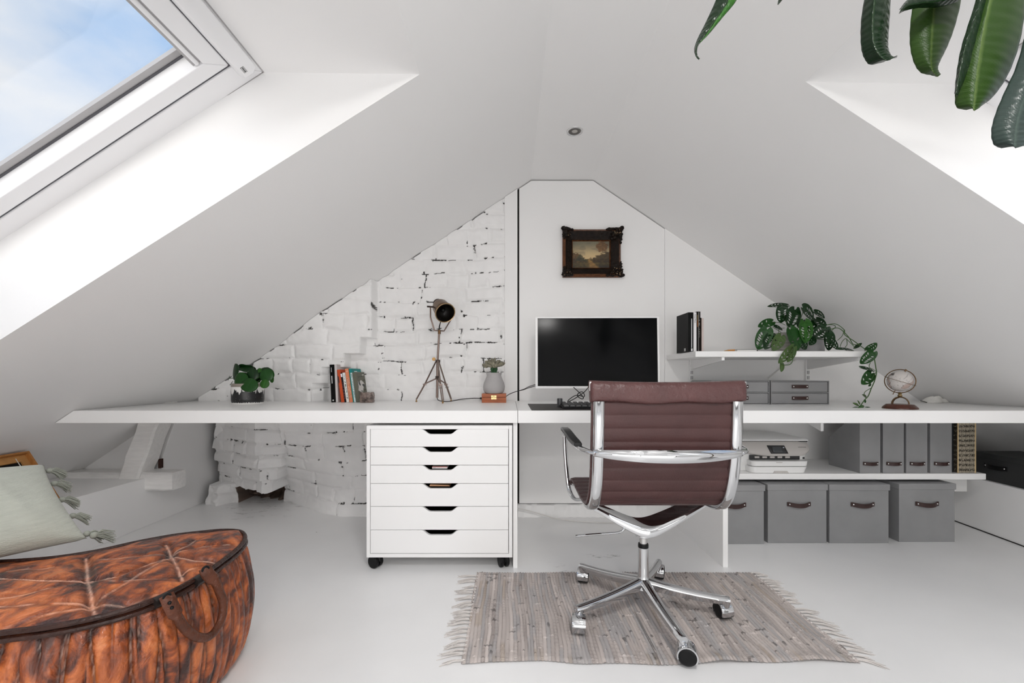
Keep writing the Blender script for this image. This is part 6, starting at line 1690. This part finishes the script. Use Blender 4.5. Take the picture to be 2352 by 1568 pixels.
m = MB(); m.tube([ol[i] + onrm[i] * .004 + Vector((0, 0, HP + .001)) for i in range(0, NA, 4)], .0065, 9, closed=True); m.build('rim_piping', PIPE, po)
m = MB(); m.tube([ol[i] + onrm[i] * .006 + Vector((0, 0, HP - .013)) for i in range(0, NA, 4)], .0062, 8, closed=True); m.build('rim_piping', PIPE, po)
# handle
def side_pt(px, py, lift=.02):
    # point just outside the front/right side seen at pixel px,py
    best = None
    for i in range(0, NA, 3):
        p = ol[i] + onrm[i] * (.030 + lift)
        if p.y < .3: continue
        x = VX + p.x * F / p.y
        if onrm[i].y < .35 and abs(x - px) < 6 and p.x > -1.1:
            if best is None or abs(x - px) < best[0]: best = (abs(x - px), p)
    p = best[1]; return Vector((p.x, p.y, H - (py - VY) * p.y / F))
HL_ = mat('worn_leather_handle', (.085, .026, .012), .38, spec=.35, bump=.5, bscale=80, var=.45, vscale=22)
hp_ = [side_pt(384, 1366, -.004), side_pt(392, 1385, .008), side_pt(405, 1415, .016), side_pt(425, 1445, .020), side_pt(450, 1462, .022), side_pt(474, 1463, .022), side_pt(494, 1448, .022), side_pt(507, 1420, .020), side_pt(511, 1385, .018), side_pt(506, 1358, .014), side_pt(494, 1335, .008), side_pt(480, 1318, .002), side_pt(468, 1303, -.006)]
pth = catmull(hp_, 7)
n = len(pth); rad = [(.0145 if (i < 14 or i > n - 15) else .0105) for i in range(n)]
secs = []; T, U = frames(pth, False)
for i in range(n):
    nr = Vector((.82, -.56, 0)); nr = (nr - T[i] * nr.dot(T[i])).normalized(); w_ = T[i].cross(nr)
    fl = .35 if (i < 14 or i > n - 15) else .85
    secs.append([pth[i] + (w_ * math.cos(a) + nr * math.sin(a) * fl) * rad[i] for a in [2 * PI * k / 12 for k in range(12)]])
m = MB(); m.loft(secs); hh = m.build('handle', HL_, po, ang=60)
m = MB()
for q in (pth[6], pth[9]): m.sphere(q + Vector((.004, -.0045, 0)), .004, 8)
m.build('rivet', BLACK, hh, merge=False)
for q in (hp_[0], hp_[-1]):
    m = MB(); c = q + Vector((.004, -.003, -.004)); m.tube([c + Vector((.007 * math.cos(a) * .56, .007 * math.cos(a) * .82, .008 * math.sin(a))) for a in [2 * PI * k / 20 for k in range(20)]], .0028, 8, closed=True); m.build('handle_ring', BLACK, po)
    i = min(range(NA), key=lambda k: (ol[k] - Vector((q.x, q.y, 0))).length); tt = Vector((-onrm[i].y, onrm[i].x, 0))
    b0 = ol[i] + onrm[i] * .006 + Vector((0, 0, HP - .006)); m = MB(); m.tube([b0 - tt * .016, b0 + tt * .016], .0135, 12); m.build('handle_loop', mat('black_leather', (.016, .012, .011), .35), po)

# ================================================================ cushion with tassels
A_, B_, Dv = Vector((-1.293, 1.305, .388)), Vector((-1.545, 1.415, .590)), Vector((-.225, -.335, .0))
cu = thing('cushion', 'pale sage-green cushion with tassels leaning on the leather pouf', 'cushion', A_ + Dv * .5)
nrm_ = (B_ - A_).cross(Dv).normalized()
if nrm_.y > 0: nrm_ = -nrm_
if nrm_.z < 0 and nrm_.x < 0: nrm_ = -nrm_
def cpt(u, v, sgn):
    e = (1 - (2 * u - 1) ** 2) * (1 - (2 * v - 1) ** 2)
    pin = 1 - .05 * (1 - (2 * v - 1) ** 2) * abs(2 * u - 1) ** 3
    uu = .5 + (u - .5) * (1 - .06 * (1 - (2 * v - 1) ** 2)); vv = .5 + (v - .5) * (1 - .06 * (1 - (2 * u - 1) ** 2))
    p = A_ + Dv * uu + (B_ - A_) * vv
    th = .075 * max(0, e) ** .42 * sgn
    wr = .004 * math.sin(u * 9 + v * 5) * e + .006 * math.exp(-((u - .15 - v * .3) / .05) ** 2) * e
    p = p + nrm_ * (th + wr * sgn)
    p.z = max(p.z, HP + .021)
    return p
n = 60; V = [cpt(i / n, j / n, 1) for i in range(n + 1) for j in range(n + 1)] + [cpt(i / n, j / n, -1) for i in range(n + 1) for j in range(n + 1)]
fs = grid_faces(n + 1, n + 1) + [tuple(reversed(f)) for f in grid_faces(n + 1, n + 1, off=(n + 1) ** 2)]
SAGE = mat('sage_cotton', (.47, .485, .42), .9, sheen=.2, bump=.5, bscale=70, stretch=(1, 1, 7), var=.06, vscale=20, bump2=[(.3, 600, 2, None)])
co = mesh_obj('cover', V, fs, SAGE, cu, ang=180)
TAS = mat('tassel_grey_green', (.30, .31, .265), .9)
def tassel(p, d, s=1., seed=0):
    r = rnd(seed); d = Vector(d).normalized(); m = MB(); m.sphere(p + d * .008 * s, .0085 * s, 8)
    x = d.orthogonal().normalized(); y = d.cross(x)
    for k in range(44):
        a = r.uniform(0, 2 * PI); q = r.uniform(.2, 1); o = (x * math.cos(a) + y * math.sin(a)) * q
        e = p + d * (.044 * s * r.uniform(.85, 1.1)) + o * .017 * s + Vector((0, 0, -.014 * s))
        md = p + d * .022 * s + o * .0115 * s
        e.z = max(e.z, HP - .01 if e.x < -1.2 else .3)
        m.tube([p + d * .008 * s + o * .003, md, e], [.0012, .0013, .0009], 5)
    m.build('tassel', TAS, cu, merge=False)
outw = (A_ + Dv * .0 - (A_ + Dv)).normalized()
ed = (B_ - A_)
for i, v in enumerate((.0, .06, .30, .52, .74, .92)):
    p = A_ + ed * v + outw * (-.012 * math.sin(PI * v)) 
    if i == 0: tassel(p + Vector((.004, .004, .006)), outw + Vector((.5, .3, -.05)), 1.25, 1)
    else: tassel(p, outw * .8 + Vector((.25, .2, -.25)), 1.05, i + 3)

# ================================================================ wooden display frame leaning on the slope
WOODF = mat('honey_wood', (.40, .17, .045), .45, var=.25, vscale=14, stretch=(6, 1, 1))
WOODP = mat('honey_wood_pale', (.46, .23, .075), .5, var=.2, vscale=20)
df = thing('display_frame', 'wooden box frame with dark backing leaning behind the cushion', 'picture frame', (-2.2, 1.8, .286))
b0 = Vector((-2.145, 0, .2865)); t0 = Vector((-2.295, 0, .515)); du = (t0 - b0).normalized(); HH = (t0 - b0).length; dn = Vector((du.z, 0, -du.x))
def fpt(y, h, n): return Vector((b0.x, y, b0.z)) + du * h + dn * n
def fbox(mb, y0, y1, h0, h1, n0, n1): mb.hexa([fpt(y0, h0, n0), fpt(y1, h0, n0), fpt(y1, h1, n0), fpt(y0, h1, n0)], [fpt(y0, h0, n1), fpt(y1, h0, n1), fpt(y1, h1, n1), fpt(y0, h1, n1)])
ye, ys_ = 2.015, 1.58
m = MB()
for a in ((ys_, ye, 0, .009), (ys_, ye, HH - .009, HH)): fbox(m, a[0], a[1], a[2], a[3], 0, .030)
for a in ((ys_, ys_ + .009), (ye - .009, ye)): fbox(m, a[0], a[1], .009, HH - .009, 0, .030)
m.build('outer_frame', WOODF, df, merge=False)
m = MB()
fbox(m, ys_ + .009, ye - .009, HH - .040, HH - .009, .002, .012); fbox(m, ys_ + .009, ye - .009, .009, .040, .002, .012); fbox(m, ye - .037, ye - .009, .040, HH - .040, .002, .012); fbox(m, ys_ + .009, ys_ + .037, .040, HH - .040, .002, .012)
m.build('inner_border', WOODP, df, merge=False)
m = MB(); fbox(m, ys_ + .037, ye - .037, .040, HH - .040, .001, .004); m.build('dark_backing', BLACK, df)
m = MB(); m.tube([fpt(ye - .055, HH - .022, .015), fpt(ye - .055, .03, .015)], .0016, 6); m.build('white_cord', mat('cord_white', (.7, .67, .62), .7), df)

# ================================================================ rubber plant hanging into view at the upper right
FIC = leaf_mat('rubber_leaf', (.003, .013, .004), (.005, .019, .005), .24, (.014, .035, .012))
FICB = leaf_mat('rubber_leaf_underside', (.016, .045, .004), (.024, .058, .006), .42, (.085, .13, .035))
FICG = leaf_mat('rubber_leaf_greyed', (.024, .040, .034), (.034, .050, .044), .32, (.06, .085, .072))
fi = thing('rubber_plant', 'tall rubber plant whose big leaves hang into the upper right', 'plant', (1.32, .62, 0))
def big_leaf(rows, m, name='leaf', bulge=.02, fold=0., nu=48, nv=25):
    """rows: (xl, yl, xm, ym, xr, yr, Y) in photo pixels from base to tip; edges and midrib"""
    cl = catmull([P(r[0], r[1], r[6]) for r in rows], 12); cm = catmull([P(r[2], r[3], r[6] - bulge) for r in rows], 12); cr = catmull([P(r[4], r[5], r[6] + (r[7] if len(r) > 7 else 0)) for r in rows], 12)
    V = []; cols = []; k = len(cl)
    for i in range(k):
        for j in range(nv):
            v = -1 + 2 * j / (nv - 1)
            a = cm[i].lerp(cr[i], v) if v > 0 else cm[i].lerp(cl[i], -v)
            e = -math.sin(abs(v) * PI) * .25 * bulge
            ven = .0003 * math.sin(i * .9 - abs(v) * 9)
            a = a + Vector((0, e + ven, 0))
            V.append(a); cols.append((max(0, 1 - abs(v) / .055) * .85, .5 + .5 * math.sin(i * 1.6 - abs(v) * 8), 0, 1))
    return mesh_obj(name, V, grid_faces(k, nv), m, fi, cols=cols, solid=.0011, ang=180, recalc=False)
# thin folded leaf at the left
big_leaf([(1655, -60, 1675, -40, 1700, -25, .86), (1648, -10, 1668, 5, 1688, 6, .86), (1622, 50, 1640, 50, 1652, 48, .86), (1603, 88, 1613, 90, 1624, 82, .86), (1595, 112, 1598, 112, 1604, 104, .86), (1598, 128, 1599, 129, 1600, 128, .86), (1605, 137, 1605, 137, 1605.5, 137, .86)], FIC, bulge=.012)
big_leaf([(1652, -58, 1676, -42, 1706, -28, .852), (1663, 0, 1676, 4, 1690, 2, .852), (1640, 45, 1648, 46, 1658, 42, .852), (1618, 82, 1622, 82, 1628, 78, .852), (1605, 100, 1606, 100, 1608, 98, .852)], L_BRIGHT, bulge=.004)
# first broad leaf
big_leaf([(1992, -90, 2015, -90, 2040, -90, .82), (1988, -20, 2010, -20, 2045, -20, .82), (1979, 40, 2004, 40, 2043, 40, .82), (1977, 85, 2005, 90, 2040, 85, .82), (1980, 118, 2012, 115, 2040, 110, .82), (1988, 138, 2025, 132, 2046, 128, .82), (2000, 148, 2038, 139, 2052, 133, .82), (2030, 142, 2050, 134, 2059, 132, .82)], FIC, bulge=.022)
# small leaf across the top
big_leaf([(2250, -75, 2240, -45, 2225, -20, .80), (2205, -45, 2203, -15, 2196, 4, .80), (2170, -28, 2160, 2, 2155, 16, .80), (2120, -14, 2112, 8, 2110, 18, .80), (2085, 0, 2082, 14, 2080, 24, .80), (2066, 22, 2066, 28, 2065, 31, .80)], FIC, bulge=.012)
# second broad leaf, back side showing
big_leaf([(2105, -70, 2160, -70, 2215, -70, .84), (2096, 10, 2146, 8, 2206, 5, .84), (2090, 70, 2140, 72, 2192, 62, .84), (2091, 110, 2138, 115, 2176, 105, .84), (2100, 145, 2138, 148, 2160, 138, .84), (2115, 166, 2142, 164, 2152, 157, .84), (2138, 172, 2149, 172, 2152, 168, .84), (2153, 176, 2154, 176, 2155, 175, .84)], FICB, bulge=.020)
# third broad leaf, the largest
big_leaf([(2252, -110, 2300, -110, 2340, -110, .74), (2245, -20, 2278, -20, 2352, -20, .74), (2228, 50, 2260, 60, 2350, 50, .74), (2210, 110, 2250, 120, 2335, 120, .74), (2199, 170, 2242, 180, 2310, 180, .74), (2194, 215, 2238, 225, 2280, 222, .74), (2197, 245, 2236, 248, 2255, 242, .74), (2220, 252, 2237, 255, 2243, 251, .74)], FICB, bulge=.022)
big_leaf([(2240, -110, 2262, -110, 2280, -110, .728), (2246, -20, 2258, -20, 2276, -20, .728), (2226, 50, 2238, 50, 2262, 55, .728), (2208, 110, 2216, 112, 2240, 125, .728), (2198, 165, 2203, 170, 2216, 180, .728), (2193, 215, 2195, 218, 2198, 222, .728)], FIC, bulge=.006)
# greyed leaf at the right edge
big_leaf([(2360, 60, 2400, 60, 2440, 60, .70), (2335, 150, 2385, 150, 2420, 150, .70), (2308, 210, 2355, 215, 2405, 215, .70), (2287, 260, 2338, 268, 2395, 265, .70), (2277, 300, 2332, 305, 2385, 300, .70), (2282, 330, 2330, 332, 2372, 328, .70), (2300, 340, 2333, 340, 2352, 338, .70)], FICG, bulge=.02)
# tip of one more leaf at the top
big_leaf([(1800, -60, 1812, -60, 1826, -60, .84), (1793, -20, 1802, -20, 1812, -20, .84), (1788, 2, 1794, 0, 1800, -4, .84), (1786, 11, 1787, 11, 1788, 10, .84)], FIC, bulge=.006)
BARK = mat('rubber_plant_stem', (.16, .12, .08), .7, bump=.3, bscale=60)
def fstem(pts, r0, r1):
    p = catmull(pts, 8); m = MB(); m.tube(p, [r0 + (r1 - r0) * i / (len(p) - 1) for i in range(len(p))], 10); m.build('stem', BARK, fi)
fstem([(1.32, .62, .30), (1.33, .63, .8), (1.28, .66, 1.3), (1.18, .70, 1.66), (1.02, .76, 1.80), (.80, .82, 1.82), (.58, .85, 1.79), (.45, .86, 1.72)], .014, .005)
def twig(a, b): m = MB(); a = Vector(a); b = Vector(b); m.tube(catmull([a, a.lerp(b, .5) + Vector((0, 0, .015)), b], 6), .0032, 8); m.build('leaf_stalk', STEM, fi)
for a, b in (((.45, .86, 1.72), P(1676, -40, .855)), ((.58, .85, 1.79), P(1812, -60, .84)), ((.72, .84, 1.81), P(2015, -90, .81)), ((.86, .80, 1.815), P(2160, -70, .83)), ((.98, .77, 1.80), P(2300, -110, .73)), ((.98, .77, 1.80), P(2240, -45, .80)), ((1.10, .73, 1.74), P(2400, 60, .69)), ((1.02, .76, 1.80), P(2262, -110, .726))): twig(a, b)
m = MB(); m.lathe([(.0001, .001), (.13, .001), (.16, .28), (.165, .30), (.15, .30), (.145, .27), (.0001, .26)], (1.32, .62, 0), 40); m.build('pot', mat('white_planter', (.7, .7, .69), .4), fi, ang=40)
m = MB(); m.lathe([(.0001, .275), (.146, .272)], (1.32, .62, 0), 32); m.build('soil', SOIL, fi)
